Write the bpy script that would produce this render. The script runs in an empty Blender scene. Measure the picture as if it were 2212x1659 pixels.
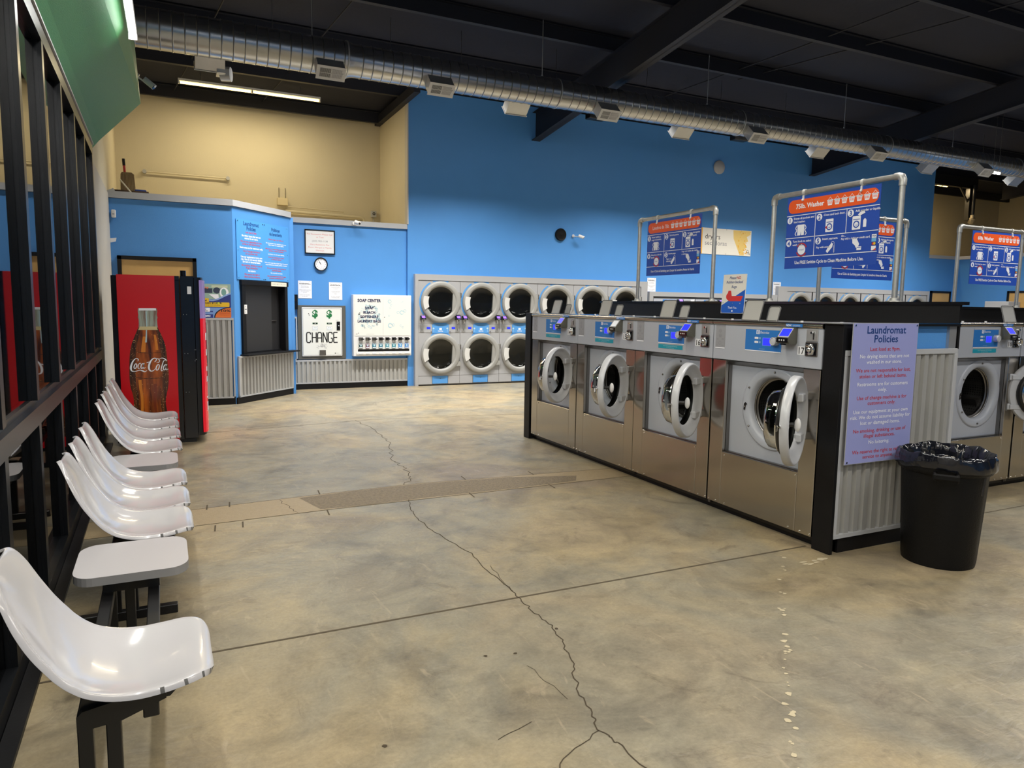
import bpy, math, random
from mathutils import Matrix, Vector
random.seed(7)
PI = math.pi
sc = bpy.context.scene
COL = sc.collection

# ------------------------------------------------------------------ camera
def cam_setup():
    f = 1531.9; p, y, r = .110187, .444297, .0153049
    fw = Vector((math.sin(y)*math.cos(p), math.cos(y)*math.cos(p), -math.sin(p)))
    rt = Vector((math.cos(y), -math.sin(y), 0)); up = rt.cross(fw)
    r2 = rt*math.cos(r) + up*math.sin(r); u2 = -rt*math.sin(r) + up*math.cos(r)
    cd = bpy.data.cameras.new('camera'); c = bpy.data.objects.new('camera', cd); COL.objects.link(c)
    M = Matrix(((r2.x, u2.x, -fw.x, 0), (r2.y, u2.y, -fw.y, 0), (r2.z, u2.z, -fw.z, 1.55), (0, 0, 0, 1)))
    c.matrix_world = M
    cd.sensor_width = 36; cd.lens = f/2212*36; cd.clip_start = .05
    sc.camera = c
cam_setup()
# ------------------------------------------------------------------ world, lights, exposure
w = bpy.data.worlds.new('night'); sc.world = w; w.use_nodes = True
w.node_tree.nodes['Background'].inputs[0].default_value = (.02, .025, .04, 1)
w.node_tree.nodes['Background'].inputs[1].default_value = .3
sc.view_settings.view_transform = 'Standard'; sc.view_settings.look = 'None'
sc.view_settings.gamma = 1; sc.view_settings.exposure = 0.0
sc.view_settings.use_curve_mapping = False
LIGHT_K = 1.0
# ceiling luminaires (housing built further down): x, y, z, length along x, power, colour
NEUTRAL = (1.0, .965, .90); WARM = (1.0, .90, .72)
FIXTURES = [(x, y, z, 2.4, p, c) for (x, y, z, p, c) in [
    (2.2, 10.75, 5.02, 170, NEUTRAL), (5.0, 10.75, 5.02, 165, NEUTRAL), (8.5, 10.75, 5.02, 165, NEUTRAL), (11.8, 10.75, 5.02, 165, NEUTRAL), (16.4, 10.75, 5.02, 165, NEUTRAL),
    (1.2, 4.3, 4.75, 62, WARM), (5.2, 4.2, 4.75, 70, NEUTRAL), (10.0, 4.2, 4.75, 110, NEUTRAL), (14.5, 4.4, 4.8, 110, NEUTRAL), (18.5, 6.5, 4.8, 110, NEUTRAL),
    (1.2, .5, 4.6, 80, WARM), (5.2, .5, 4.6, 75, NEUTRAL), (10.0, .5, 4.6, 75, NEUTRAL), (1.2, -3.2, 4.6, 50, WARM), (5.2, -3.2, 4.6, 55, NEUTRAL)]]

# ------------------------------------------------------------------ materials
MC = {}
def mat(name, col=(.5, .5, .5), rough=.5, metal=0, noise=0, nscale=8, bump=0, bscale=60, emit=0, spec=.5, coat=0, ani=0, trans=0):
    if name in MC: return MC[name]
    m = bpy.data.materials.new(name); m.use_nodes = True; nt = m.node_tree; b = nt.nodes['Principled BSDF']
    b.inputs['Base Color'].default_value = (*col, 1); b.inputs['Roughness'].default_value = rough
    b.inputs['Metallic'].default_value = metal; b.inputs['Specular IOR Level'].default_value = spec
    b.inputs['Coat Weight'].default_value = coat
    if ani: b.inputs['Anisotropic'].default_value = ani
    if trans: b.inputs['Transmission Weight'].default_value = trans
    if emit:
        b.inputs['Emission Color'].default_value = (*col, 1); b.inputs['Emission Strength'].default_value = emit
    tc = nt.nodes.new('ShaderNodeTexCoord')
    if noise:
        n = nt.nodes.new('ShaderNodeTexNoise'); n.inputs['Scale'].default_value = nscale; n.inputs['Detail'].default_value = 5
        nt.links.new(tc.outputs['Object'], n.inputs['Vector'])
        mx = nt.nodes.new('ShaderNodeMix'); mx.data_type = 'RGBA'
        mx.inputs[6].default_value = (*[c*(1-noise) for c in col], 1); mx.inputs[7].default_value = (*[min(1, c*(1+noise)) for c in col], 1)
        nt.links.new(n.outputs['Fac'], mx.inputs[0]); nt.links.new(mx.outputs[2], b.inputs['Base Color'])
    if bump:
        n = nt.nodes.new('ShaderNodeTexNoise'); n.inputs['Scale'].default_value = bscale; n.inputs['Detail'].default_value = 3
        nt.links.new(tc.outputs['Object'], n.inputs['Vector'])
        bp = nt.nodes.new('ShaderNodeBump'); bp.inputs['Strength'].default_value = bump; bp.inputs['Distance'].default_value = .01
        nt.links.new(n.outputs['Fac'], bp.inputs['Height']); nt.links.new(bp.outputs[0], b.inputs['Normal'])
    MC[name] = m; return m
def srgb(r, g, b):
    f = lambda c: c/255/12.92 if c/255 <= .04045 else ((c/255+.055)/1.055)**2.4
    return (f(r), f(g), f(b))
BLUE = mat('blue_wall_paint', srgb(80, 146, 216), .5, bump=.12, bscale=120, noise=.03, nscale=3)
BEIGE = mat('beige_wall_paint', srgb(206, 197, 172), .7, bump=.15, bscale=90, noise=.04, nscale=2)
WHITEWALL = mat('pale_wall_paint', srgb(190, 186, 178), .7, bump=.15, bscale=90, noise=.05, nscale=4)
GTRIM = mat('grey_trim_paint', srgb(176, 178, 182), .5)
GREEN = mat('green_bulkhead_paint', srgb(62, 136, 84), .5, bump=.2, bscale=150, noise=.04)
BLACKP = mat('black_painted_panel', (.006, .006, .007), .45, spec=.25, bump=.05)
BLACKM = mat('black_metal', (.01, .01, .011), .32, spec=.5)
BLACKG = mat('black_gloss', (.008, .008, .01), .15)
MULL = mat('dark_bronze_window_metal', (.006, .007, .009), .3, spec=.35)
ROOF = mat('black_painted_roof', srgb(24, 28, 44), .8, noise=.15, nscale=3, bump=.3, bscale=12)
STEELB = mat('dark_painted_steel', srgb(20, 23, 36), .6)
DUCT = mat('galvanised_duct', (.44, .45, .46), .27, .95, noise=.08, nscale=2, bump=.05, bscale=6)
GALV = mat('galvanised_sheet', (.50, .51, .52), .42, .75, noise=.12, nscale=6)
CORR = mat('corrugated_sheet', (.44, .44, .43), .45, .35, noise=.10, nscale=5)
PIPE = mat('galvanised_pipe', (.48, .48, .46), .42, .8, noise=.2, nscale=30)
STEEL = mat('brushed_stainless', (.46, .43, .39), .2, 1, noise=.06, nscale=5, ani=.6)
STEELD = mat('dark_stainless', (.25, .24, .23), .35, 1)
WGREY = mat('washer_grey_enamel', srgb(172, 177, 188), .36)
DGREY = mat('dryer_grey_enamel', srgb(164, 165, 168), .4)
PLG = mat('grey_door_plastic', srgb(190, 192, 197), .28)
DRING = mat('dryer_door_ring', srgb(150, 150, 147), .42)
CHROME = mat('chrome', (.8, .8, .8), .08, 1)
RUBBER = mat('black_rubber', (.01, .01, .01), .4)
WHITE = mat('white_plastic', srgb(225, 225, 225), .35)
PAPER = mat('white_paper', srgb(232, 234, 240), .7)
INK = mat('black_ink', (.01, .01, .012), .6)
INKG = mat('grey_ink', (.25, .25, .28), .7)
NAVY = mat('navy_ink', srgb(20, 62, 130), .5)
REDI = mat('red_ink', srgb(205, 60, 70), .5)
REDD = mat('deep_red_ink', srgb(190, 50, 52), .5)
WHI = mat('white_ink', srgb(240, 242, 250), .5)
LBLUE = mat('machine_blue', srgb(44, 118, 196), .35)
DBLUE = mat('dryer_blue', srgb(84, 150, 216), .4)
TEAL = mat('teal_sticker', srgb(24, 150, 175), .4)
LCD = mat('blue_display', (.02, .03, 1), .3, emit=1.1)
LCDP = mat('violet_display', (.18, .08, .9), .3, emit=1.6)
LCDW = mat('pale_display', (.6, .62, .65), .3, emit=.3)
FIBER = mat('white_fibreglass', srgb(190, 189, 193), .14, noise=.02, nscale=5, coat=.3)
FIBERD = mat('chipped_fibreglass_edge', srgb(90, 90, 90), .6)
LAM = mat('white_laminate', srgb(184, 182, 186), .3, coat=.1)
LAME = mat('grey_laminate_edge', srgb(140, 140, 142), .4)
POLICY = mat('lavender_policy_board', srgb(152, 158, 214), .35)
SIGNB = mat('royal_blue_sign', srgb(36, 78, 178), .4)
ORANGE = mat('orange_banner', srgb(238, 92, 34), .4)
REDV = mat('vending_red', srgb(200, 10, 22), .3)
WOOD = mat('light_wood_door', srgb(200, 160, 96), .45, noise=.12, nscale=4)
WOODD = mat('raw_wood_edge', srgb(140, 84, 46), .6)
CARDB = mat('brown_board', srgb(80, 60, 44), .8)
PURP = mat('dark_purple_board', srgb(44, 34, 70), .6)
BAG = mat('black_bin_bag', (.008, .009, .014), .14, bump=.9, bscale=9, spec=.6)
BIN = mat('black_bin_plastic', (.005, .005, .0055), .45, bump=.2, bscale=90, spec=.2)
ALU = mat('white_grille_metal', srgb(205, 205, 205), .45)
LIDP = mat('smoky_lid_plastic', srgb(172, 172, 170), .35)
TUBE = mat('lit_tube', (1, .98, .95), .5, emit=9)
TUBEW = mat('lit_warm_tube', (1, .74, .28), .5, emit=4)
YEL = mat('yellow_print', srgb(228, 184, 40), .5)
GREENI = mat('green_ink', srgb(20, 110, 60), .5)
SKYB = mat('pale_blue_print', srgb(176, 206, 216), .5)
DRUMM = None
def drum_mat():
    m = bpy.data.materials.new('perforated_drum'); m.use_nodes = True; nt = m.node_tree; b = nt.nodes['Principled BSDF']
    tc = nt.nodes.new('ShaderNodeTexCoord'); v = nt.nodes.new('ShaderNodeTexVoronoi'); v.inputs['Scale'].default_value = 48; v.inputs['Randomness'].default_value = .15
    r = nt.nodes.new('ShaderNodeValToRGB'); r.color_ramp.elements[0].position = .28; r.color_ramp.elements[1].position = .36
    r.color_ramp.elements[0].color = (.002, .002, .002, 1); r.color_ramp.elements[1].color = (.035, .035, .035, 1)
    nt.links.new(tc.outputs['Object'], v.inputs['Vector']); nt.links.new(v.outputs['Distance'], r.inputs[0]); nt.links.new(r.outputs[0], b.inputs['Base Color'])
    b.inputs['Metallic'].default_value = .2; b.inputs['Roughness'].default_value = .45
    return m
DRUMM = drum_mat()
def glass_mat(name, tint, rough=.02, mixv=.0, k=1.15):
    m = bpy.data.materials.new(name); m.use_nodes = True; nt = m.node_tree; nt.nodes.clear()
    o = nt.nodes.new('ShaderNodeOutputMaterial'); t = nt.nodes.new('ShaderNodeBsdfTransparent'); g = nt.nodes.new('ShaderNodeBsdfGlossy')
    fr = nt.nodes.new('ShaderNodeFresnel'); fr.inputs[0].default_value = 1.5; mx = nt.nodes.new('ShaderNodeMixShader')
    t.inputs[0].default_value = (*tint, 1); g.inputs['Roughness'].default_value = rough
    ad = nt.nodes.new('ShaderNodeMath'); ad.operation = 'MULTIPLY_ADD'; ad.inputs[1].default_value = k; ad.inputs[2].default_value = mixv; ad.use_clamp = True
    nt.links.new(fr.outputs[0], ad.inputs[0]); nt.links.new(ad.outputs[0], mx.inputs[0]); nt.links.new(t.outputs[0], mx.inputs[1]); nt.links.new(g.outputs[0], mx.inputs[2]); nt.links.new(mx.outputs[0], o.inputs[0])
    return m
GLASS = glass_mat('window_glass', (.75, .8, .8))
DGLASS = glass_mat('smoked_dryer_glass', (.48, .50, .50), .02, -.01)
BOWL = glass_mat('washer_bowl_glass', (.60, .62, .62), .03, -.03, .7)
def floor_mat():
    m = bpy.data.materials.new('sealed_concrete'); m.use_nodes = True; nt = m.node_tree; b = nt.nodes['Principled BSDF']; N = nt.nodes.new; L = nt.links.new
    tc = N('ShaderNodeTexCoord')
    def noise(sc_, det, rough=.6, dist=0, vec=None):
        n = N('ShaderNodeTexNoise'); n.inputs['Scale'].default_value = sc_; n.inputs['Detail'].default_value = det
        n.inputs['Roughness'].default_value = rough; n.inputs['Distortion'].default_value = dist
        L(vec or tc.outputs['Object'], n.inputs['Vector']); return n
    def ramp(src, pts):
        r = N('ShaderNodeValToRGB'); e = r.color_ramp.elements
        e[0].position, e[0].color = pts[0][0], (*pts[0][1], 1); e[1].position, e[1].color = pts[-1][0], (*pts[-1][1], 1)
        for p_, c_ in pts[1:-1]:
            q = e.new(p_); q.color = (*c_, 1)
        L(src, r.inputs[0]); return r
    def mix(a, c, fac, mode='MULTIPLY'):
        x = N('ShaderNodeMix'); x.data_type = 'RGBA'; x.blend_type = mode
        if isinstance(fac, float): x.inputs[0].default_value = fac
        else: L(fac, x.inputs[0])
        L(a, x.inputs[6]); L(c, x.inputs[7]); return x.outputs[2]
    # slab tones and warm-to-mauve light variation, both put into the colour
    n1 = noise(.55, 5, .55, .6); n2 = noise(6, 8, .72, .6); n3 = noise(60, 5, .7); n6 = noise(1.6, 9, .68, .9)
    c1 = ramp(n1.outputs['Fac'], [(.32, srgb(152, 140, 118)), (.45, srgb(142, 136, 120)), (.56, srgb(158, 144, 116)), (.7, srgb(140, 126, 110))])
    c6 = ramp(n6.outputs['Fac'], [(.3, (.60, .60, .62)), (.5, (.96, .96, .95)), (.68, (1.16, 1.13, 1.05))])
    c2 = ramp(n2.outputs['Fac'], [(.3, (.78, .78, .78)), (.6, (1.06, 1.05, 1.03))])
    c3 = ramp(n3.outputs['Fac'], [(.3, (.82, .82, .82)), (.7, (1.12, 1.12, 1.12))])
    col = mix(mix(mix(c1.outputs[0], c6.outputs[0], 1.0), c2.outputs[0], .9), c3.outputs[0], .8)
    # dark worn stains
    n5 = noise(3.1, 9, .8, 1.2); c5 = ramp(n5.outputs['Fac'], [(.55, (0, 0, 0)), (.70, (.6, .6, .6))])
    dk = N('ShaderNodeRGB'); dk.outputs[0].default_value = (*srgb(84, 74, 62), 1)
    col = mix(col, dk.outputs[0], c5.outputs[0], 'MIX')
    # pale scuffed wisps
    mp2 = N('ShaderNodeMapping'); mp2.inputs['Rotation'].default_value = (0, 0, .6); mp2.inputs['Scale'].default_value = (5, 1.6, 1); L(tc.outputs['Object'], mp2.inputs[0])
    n7 = noise(1.6, 7, .62, 2.2, mp2.outputs[0]); c7 = ramp(n7.outputs['Fac'], [(.60, (0, 0, 0)), (.70, (.42, .42, .42)), (.78, (.5, .5, .5))])
    lt = N('ShaderNodeRGB'); lt.outputs[0].default_value = (*srgb(178, 163, 138), 1)
    col = mix(col, lt.outputs[0], c7.outputs[0], 'MIX')
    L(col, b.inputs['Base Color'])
    rr = N('ShaderNodeMapRange'); rr.inputs[3].default_value = .24; rr.inputs[4].default_value = .52; L(n2.outputs['Fac'], rr.inputs[0]); L(rr.outputs[0], b.inputs['Roughness'])
    b.inputs['Specular IOR Level'].default_value = .5
    bp = N('ShaderNodeBump'); bp.inputs['Strength'].default_value = .28; bp.inputs['Distance'].default_value = .012
    mp = N('ShaderNodeMapping'); mp.inputs['Scale'].default_value = (1, 1.8, 1); L(tc.outputs['Object'], mp.inputs[0])
    nb = noise(9, 4, .55, .6, mp.outputs[0]); L(nb.outputs['Fac'], bp.inputs['Height']); L(bp.outputs[0], b.inputs['Normal'])
    return m
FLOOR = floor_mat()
STRIP = mat('patch_concrete', srgb(156, 138, 108), .5, noise=.14, nscale=30, bump=.3, bscale=120)
AGG = mat('exposed_aggregate', srgb(122, 108, 86), .6, noise=.6, nscale=42, bump=.8, bscale=110)
CRACK = mat('slab_crack', srgb(66, 56, 42), .9)  # dark colour of the slab cracks and small spots
CHIP = mat('pale_chips', srgb(190, 178, 150), .8)
JOINT = mat('saw_cut', srgb(84, 74, 58), .9)
def bottle_mat(name, dark, lite, sx=18):
    m = bpy.data.materials.new(name); m.use_nodes = True; nt = m.node_tree; b = nt.nodes['Principled BSDF']
    tc = nt.nodes.new('ShaderNodeTexCoord'); mp = nt.nodes.new('ShaderNodeMapping'); mp.inputs['Scale'].default_value = (sx, 1, 3)
    n = nt.nodes.new('ShaderNodeTexNoise'); n.inputs['Scale'].default_value = 1; n.inputs['Detail'].default_value = 6
    r = nt.nodes.new('ShaderNodeValToRGB'); e = r.color_ramp.elements
    e[0].position = .35; e[0].color = (*dark, 1); e[1].position = .68; e[1].color = (*lite, 1)
    nt.links.new(tc.outputs['Object'], mp.inputs[0]); nt.links.new(mp.outputs[0], n.inputs['Vector']); nt.links.new(n.outputs['Fac'], r.inputs[0]); nt.links.new(r.outputs[0], b.inputs['Base Color'])
    b.inputs['Roughness'].default_value = .3; return m
COLA = bottle_mat('cola_print', srgb(60, 16, 6), srgb(190, 96, 26))
COLAD = bottle_mat('cola_dark_print', srgb(28, 10, 4), srgb(110, 60, 24), 40)
BGLASS = bottle_mat('bottle_glass_print', srgb(120, 80, 66), srgb(176, 200, 186), 30)
DROP = mat('droplet_print', srgb(214, 176, 120), .4)

# ------------------------------------------------------------------ mesh builder
TXT = {}
def text_mesh(s, bold=0, slant=0):
    k = (s, bold, slant)
    if k not in TXT:
        cu = bpy.data.curves.new('t', 'FONT'); cu.body = s; cu.resolution_u = 2; cu.offset = bold; cu.shear = slant
        cu.align_x = 'CENTER'; cu.fill_mode = 'FRONT'
        o = bpy.data.objects.new('t', cu); COL.objects.link(o); bpy.context.view_layer.update()
        me = bpy.data.meshes.new_from_object(o.evaluated_get(bpy.context.evaluated_depsgraph_get()))
        vs = [(v.co.x, v.co.y) for v in me.vertices]; fs = [tuple(p.vertices) for p in me.polygons]
        bpy.data.objects.remove(o); bpy.data.meshes.remove(me); bpy.data.curves.remove(cu)
        wd = (max(v[0] for v in vs)-min(v[0] for v in vs)) if vs else 1
        TXT[k] = (vs, fs, wd)
    return TXT[k]
class MB:
    def __init__(s): s.v = []; s.f = []; s.m = []; s.sm = []; s.mats = []; s.M = None
    def mi(s, m):
        if m not in s.mats: s.mats.append(m)
        return s.mats.index(m)
    def add(s, vs, fs, m, smooth=False):
        k = len(s.v)
        if s.M is not None: vs = [tuple(s.M @ Vector(v)) for v in vs]
        s.v += [tuple(v) for v in vs]; i = s.mi(m)
        for f in fs: s.f.append(tuple(a+k for a in f)); s.m.append(i); s.sm.append(smooth)
        return s
    def box(s, x0, x1, y0, y1, z0, z1, m, c=0):
        if c:
            c = min(c, abs(x1-x0)*.45, abs(y1-y0)*.45, abs(z1-z0)*.45)
            X, Y, Z = (x0, x1), (y0, y1), (z0, z1); vs = []; idx = {}
            for i in (0, 1):
                for j in (0, 1):
                    for k in (0, 1):
                        sx, sy, sz = c*(1-2*i), c*(1-2*j), c*(1-2*k)
                        for a, d in enumerate(((0, sy, sz), (sx, 0, sz), (sx, sy, 0))):
                            idx[i, j, k, a] = len(vs); vs.append((X[i]+d[0], Y[j]+d[1], Z[k]+d[2]))
            fs = []
            for i in (0, 1): fs.append([idx[i, j, k, 0] for j, k in ((0, 0), (1, 0), (1, 1), (0, 1))][::1 if i else -1])
            for j in (0, 1): fs.append([idx[i, j, k, 1] for i, k in ((0, 0), (1, 0), (1, 1), (0, 1))][::-1 if j else 1])
            for k in (0, 1): fs.append([idx[i, j, k, 2] for i, j in ((0, 0), (1, 0), (1, 1), (0, 1))][::1 if k else -1])
            for j in (0, 1):
                for k in (0, 1): fs.append([idx[0, j, k, 1], idx[1, j, k, 1], idx[1, j, k, 2], idx[0, j, k, 2]])
            for i in (0, 1):
                for k in (0, 1): fs.append([idx[i, 0, k, 0], idx[i, 1, k, 0], idx[i, 1, k, 2], idx[i, 0, k, 2]])
            for i in (0, 1):
                for j in (0, 1): fs.append([idx[i, j, 0, 0], idx[i, j, 1, 0], idx[i, j, 1, 1], idx[i, j, 0, 1]])
            for i in (0, 1):
                for j in (0, 1):
                    for k in (0, 1): fs.append([idx[i, j, k, 0], idx[i, j, k, 1], idx[i, j, k, 2]])
            return s.add(vs, fs, m)
        vs = [(x, y, z) for x in (x0, x1) for y in (y0, y1) for z in (z0, z1)]
        return s.add(vs, [(0, 1, 3, 2), (4, 6, 7, 5), (0, 4, 5, 1), (2, 3, 7, 6), (0, 2, 6, 4), (1, 5, 7, 3)], m)
    def prism(s, pts, ax, a, b, m, smooth=False):
        """2-D outline extruded along axis ax from a to b (pts in the other two axes, in order)"""
        n = len(pts)
        def mk(p, t):
            return (t, p[0], p[1]) if ax == 0 else ((p[0], t, p[1]) if ax == 1 else (p[0], p[1], t))
        vs = [mk(p, a) for p in pts] + [mk(p, b) for p in pts]
        s.add(vs, [(i, (i+1) % n, n+(i+1) % n, n+i) for i in range(n)], m, smooth)
        return s.add(vs, [tuple(range(n)), tuple(range(2*n-1, n-1, -1))], m)
    def sweep(s, path, r, m, n=10, cap=True, closed=False):
        P = [Vector(p) for p in path]; R = r if isinstance(r, (list, tuple)) else [r]*len(P)
        vs = []; up = None; N = len(P)
        for i, p in enumerate(P):
            t = (P[(i+1) % N] if (closed or i < N-1) else P[i]) - (P[i-1] if (closed or i > 0) else P[i]); t.normalize()
            if up is None: up = Vector((0, 0, 1)) if abs(t.z) < .9 else Vector((1, 0, 0))
            a = t.cross(up)
            if a.length < 1e-4: a = t.cross(Vector((1, 0, 0)))
            a.normalize(); b = a.cross(t); up = b
            vs += [tuple(p + (a*math.cos(2*PI*k/n)+b*math.sin(2*PI*k/n))*R[i]) for k in range(n)]
        fs = [(i*n+k, i*n+(k+1) % n, ((i+1) % N)*n+(k+1) % n, ((i+1) % N)*n+k) for i in range(N if closed else N-1) for k in range(n)]
        s.add(vs, fs, m, True)
        if cap and not closed: s.add(vs, [tuple(range(n)), tuple(range(len(vs)-1, len(vs)-n-1, -1))], m)
        return s
    def cyl(s, p0, p1, r, m, n=16, r2=None, cap=True):
        return s.sweep([p0, p1], [r, r if r2 is None else r2], m, n, cap)
    def lathe(s, prof, m, c=(0, 0, 0), ax='y', n=32, smooth=True, a0=0, a1=2*PI, sx=1):
        """prof: (radius, distance along axis)"""
        full = abs(a1-a0-2*PI) < 1e-6; K = n if full else n+1; vs = []
        for r, h in prof:
            for k in range(K):
                a = a0+(a1-a0)*k/n; u, v = r*math.cos(a)*sx, r*math.sin(a)
                vs.append((c[0]+u, c[1]+h, c[2]+v) if ax == 'y' else ((c[0]+u, c[1]+v, c[2]+h) if ax == 'z' else (c[0]+h, c[1]+u, c[2]+v)))
        fs = [(i*K+k, i*K+(k+1) % K, (i+1)*K+(k+1) % K, (i+1)*K+k) for i in range(len(prof)-1) for k in range(n)]
        return s.add(vs, fs, m, smooth)
    def ball(s, c, r, m, n=12, sc_=(1, 1, 1)):
        vs = []; fs = []; h = n//2+1
        for i in range(h+1):
            t = PI*i/h
            for k in range(n):
                a = 2*PI*k/n; vs.append((c[0]+r*sc_[0]*math.sin(t)*math.cos(a), c[1]+r*sc_[1]*math.sin(t)*math.sin(a), c[2]+r*sc_[2]*math.cos(t)))
        fs = [(i*n+k, i*n+(k+1) % n, (i+1)*n+(k+1) % n, (i+1)*n+k) for i in range(h) for k in range(n)]
        return s.add(vs, fs, m, True)
    def plate_hole(s, x0, x1, z0, z1, cx, cz, r, y, m, n=48):
        ci = [(cx+r*math.cos(2*PI*k/n), y, cz+r*math.sin(2*PI*k/n)) for k in range(n)]; ou = []
        for k in range(n):
            dx, dz = math.cos(2*PI*k/n), math.sin(2*PI*k/n)
            t = min(((x1-cx) if dx > 0 else (x0-cx))/dx if abs(dx) > 1e-6 else 1e9, ((z1-cz) if dz > 0 else (z0-cz))/dz if abs(dz) > 1e-6 else 1e9)
            ou.append([cx+t*dx, y, cz+t*dz])
        for X in (x0, x1):
            for Z in (z0, z1):
                k = min(range(n), key=lambda q: (ou[q][0]-X)**2+(ou[q][2]-Z)**2); ou[k] = [X, y, Z]
        return s.add(ci+[tuple(o) for o in ou], [(k, (k+1) % n, n+(k+1) % n, n+k) for k in range(n)], m)
    # flat artwork on the plane y = Y, seen from -y
    def flat(s, pts, m, y): return s.add([(p[0], y, p[1]) for p in pts], [tuple(range(len(pts)))], m)
    def rect(s, x0, x1, z0, z1, m, y): return s.flat([(x0, z0), (x1, z0), (x1, z1), (x0, z1)], m, y)
    def disc(s, x, z, r, m, y, n=24, rx=None): return s.flat([(x+(rx or r)*math.cos(2*PI*k/n), z+r*math.sin(2*PI*k/n)) for k in range(n)], m, y)
    def rrect(s, x0, x1, z0, z1, r, m, y, n=6):
        p = []
        for cx, cz, a in ((x1-r, z1-r, 0), (x0+r, z1-r, 90), (x0+r, z0+r, 180), (x1-r, z0+r, 270)):
            p += [(cx+r*math.cos(math.radians(a+90*k/n)), cz+r*math.sin(math.radians(a+90*k/n))) for k in range(n+1)]
        return s.flat(p, m, y)
    def arc(s, x, z, r0, r1, a0, a1, m, y, n=24):
        p = [(x+r*math.cos(math.radians(a0+(a1-a0)*k/n)), y, z+r*math.sin(math.radians(a0+(a1-a0)*k/n))) for r in (r0, r1) for k in range(n+1)]
        return s.add(p, [(k, k+1, n+2+k, n+1+k) for k in range(n)], m)
    def line(s, pts, w, m, y):
        for i in range(len(pts)-1):
            (x0, z0), (x1, z1) = pts[i], pts[i+1]; L = math.hypot(x1-x0, z1-z0) or 1; nx, nz = -(z1-z0)/L*w/2, (x1-x0)/L*w/2
            s.flat([(x0+nx, z0+nz), (x0-nx, z0-nz), (x1-nx, z1-nz), (x1+nx, z1+nz)], m, y)
        return s
    def text(s, t, x, z, h, m, y, wmax=None, bold=0, slant=0, align='C', w=None):
        vs, fs, wd = text_mesh(t, bold, slant); kx = kz = h
        if w: kx = w/wd
        elif wmax and wd*kx > wmax: kx = wmax/wd
        o = 0 if align == 'C' else (wd*kx/2 if align == 'L' else -wd*kx/2)
        return s.add([(x+o+a*kx, y, z+b*kz) for a, b in vs], fs, m)
    def corr(s, x0, x1, z0, z1, m, y, pitch=.080, amp=.012):
        vs = []; x = x0
        while x < x1:
            for f, t in ((0, -1), (.48, -1), (.60, 1), (.88, 1)):
                if x+f*pitch < x1: vs += [(x+f*pitch, y+amp*t, z0), (x+f*pitch, y+amp*t, z1)]
            x += pitch
        return s.add(vs, [(2*k, 2*k+2, 2*k+3, 2*k+1) for k in range(len(vs)//2-1)], m, False)
    def build(s, name, parent=None, loc=None, bevel=0):
        me = bpy.data.meshes.new(name); me.from_pydata(s.v, [], s.f); me.update()
        for m in s.mats: me.materials.append(m)
        me.polygons.foreach_set('material_index', s.m); me.polygons.foreach_set('use_smooth', s.sm); me.update()
        o = bpy.data.objects.new(name, me); COL.objects.link(o)
        if any(s.sm): e_ = o.modifiers.new('e', 'EDGE_SPLIT'); e_.split_angle = R(50)
        if parent: o.parent = parent
        if loc: o.location = loc
        if bevel:
            b = o.modifiers.new('b', 'BEVEL'); b.width = bevel; b.segments = 2; b.limit_method = 'ANGLE'
        return o
def tag(o, label=None, cat=None, group=None, kind=None):
    if label: o['label'] = label
    if cat: o['category'] = cat
    if group: o['group'] = group
    if kind: o['kind'] = kind
    return o
def thing(name, label, cat, loc=(0, 0, 0), rz=0, group=None):
    o = bpy.data.objects.new(name, None); COL.objects.link(o); o.location = loc; o.rotation_euler = (0, 0, rz); o.empty_display_size = .1
    return tag(o, label, cat, group)
def struct(o): return tag(o, kind='structure')
def dup(src, loc, rz, label=None, group=None):
    r = src.copy(); COL.objects.link(r); r.location = loc; r.rotation_euler = (0, 0, rz)
    if label: r['label'] = label
    if group: r['group'] = group
    def rec(a, b):
        for ch in list(a.children):
            c = ch.copy(); COL.objects.link(c); c.parent = b; c.matrix_parent_inverse = ch.matrix_parent_inverse.copy(); rec(ch, c)
    rec(src, r); return r
def kid(root, name):
    return [c for c in root.children if c.name.split('.')[0] == name]
R = math.radians
def XW(y): return -.60-.018*(y-3.1)          # inner plane of the window wall
def roofz(y): return 5.56+.104*(12.95-y)

# ================================================================== SETTING
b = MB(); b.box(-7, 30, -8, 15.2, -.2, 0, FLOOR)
# patched trench, saw cuts, cracks and chips in the slab surface
b.add([(-.62, 5.20, .0012), (1.05, 5.29, .0012), (4.2, 5.33, .0012), (4.2, 5.62, .0012), (1.85, 5.79, .0012), (1.05, 5.75, .0012), (-.62, 5.60, .0012)], [tuple(range(7))], STRIP)
ag = [(.95, 5.32), (1.3, 5.30), (1.8, 5.33), (2.6, 5.33), (3.2, 5.36), (3.3, 5.52), (2.7, 5.70), (1.9, 5.77), (1.3, 5.75), (.85, 5.70), (.9, 5.5)]
b.add([(x, y, .0018) for x, y in ag], [tuple(range(len(ag)))], AGG)
def groove(pts, w_, m, z=.0016):
    for i in range(len(pts)-1):
        (x0, y0), (x1, y1) = pts[i], pts[i+1]; L = math.hypot(x1-x0, y1-y0); nx, ny = -(y1-y0)/L*w_/2, (x1-x0)/L*w_/2
        b.add([(x0+nx, y0+ny, z), (x0-nx, y0-ny, z), (x1-nx, y1-ny, z), (x1+nx, y1+ny, z)], [(0, 1, 2, 3)], m)
groove([(-.62, 3.27), (3.72, 3.26)], .013, JOINT); groove([(-.62, 8.85), (.32, 9.0), (2.35, 9.3), (4.6, 9.05)], .007, JOINT)
groove([(-.6, 5.20), (1.05, 5.29), (4.2, 5.33)], .007, JOINT); groove([(-.6, 5.6), (1.05, 5.75), (1.85, 5.79), (4.2, 5.62)], .007, JOINT)
groove([(4.9, 3.27), (9.5, 3.3)], .008, JOINT)
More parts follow.
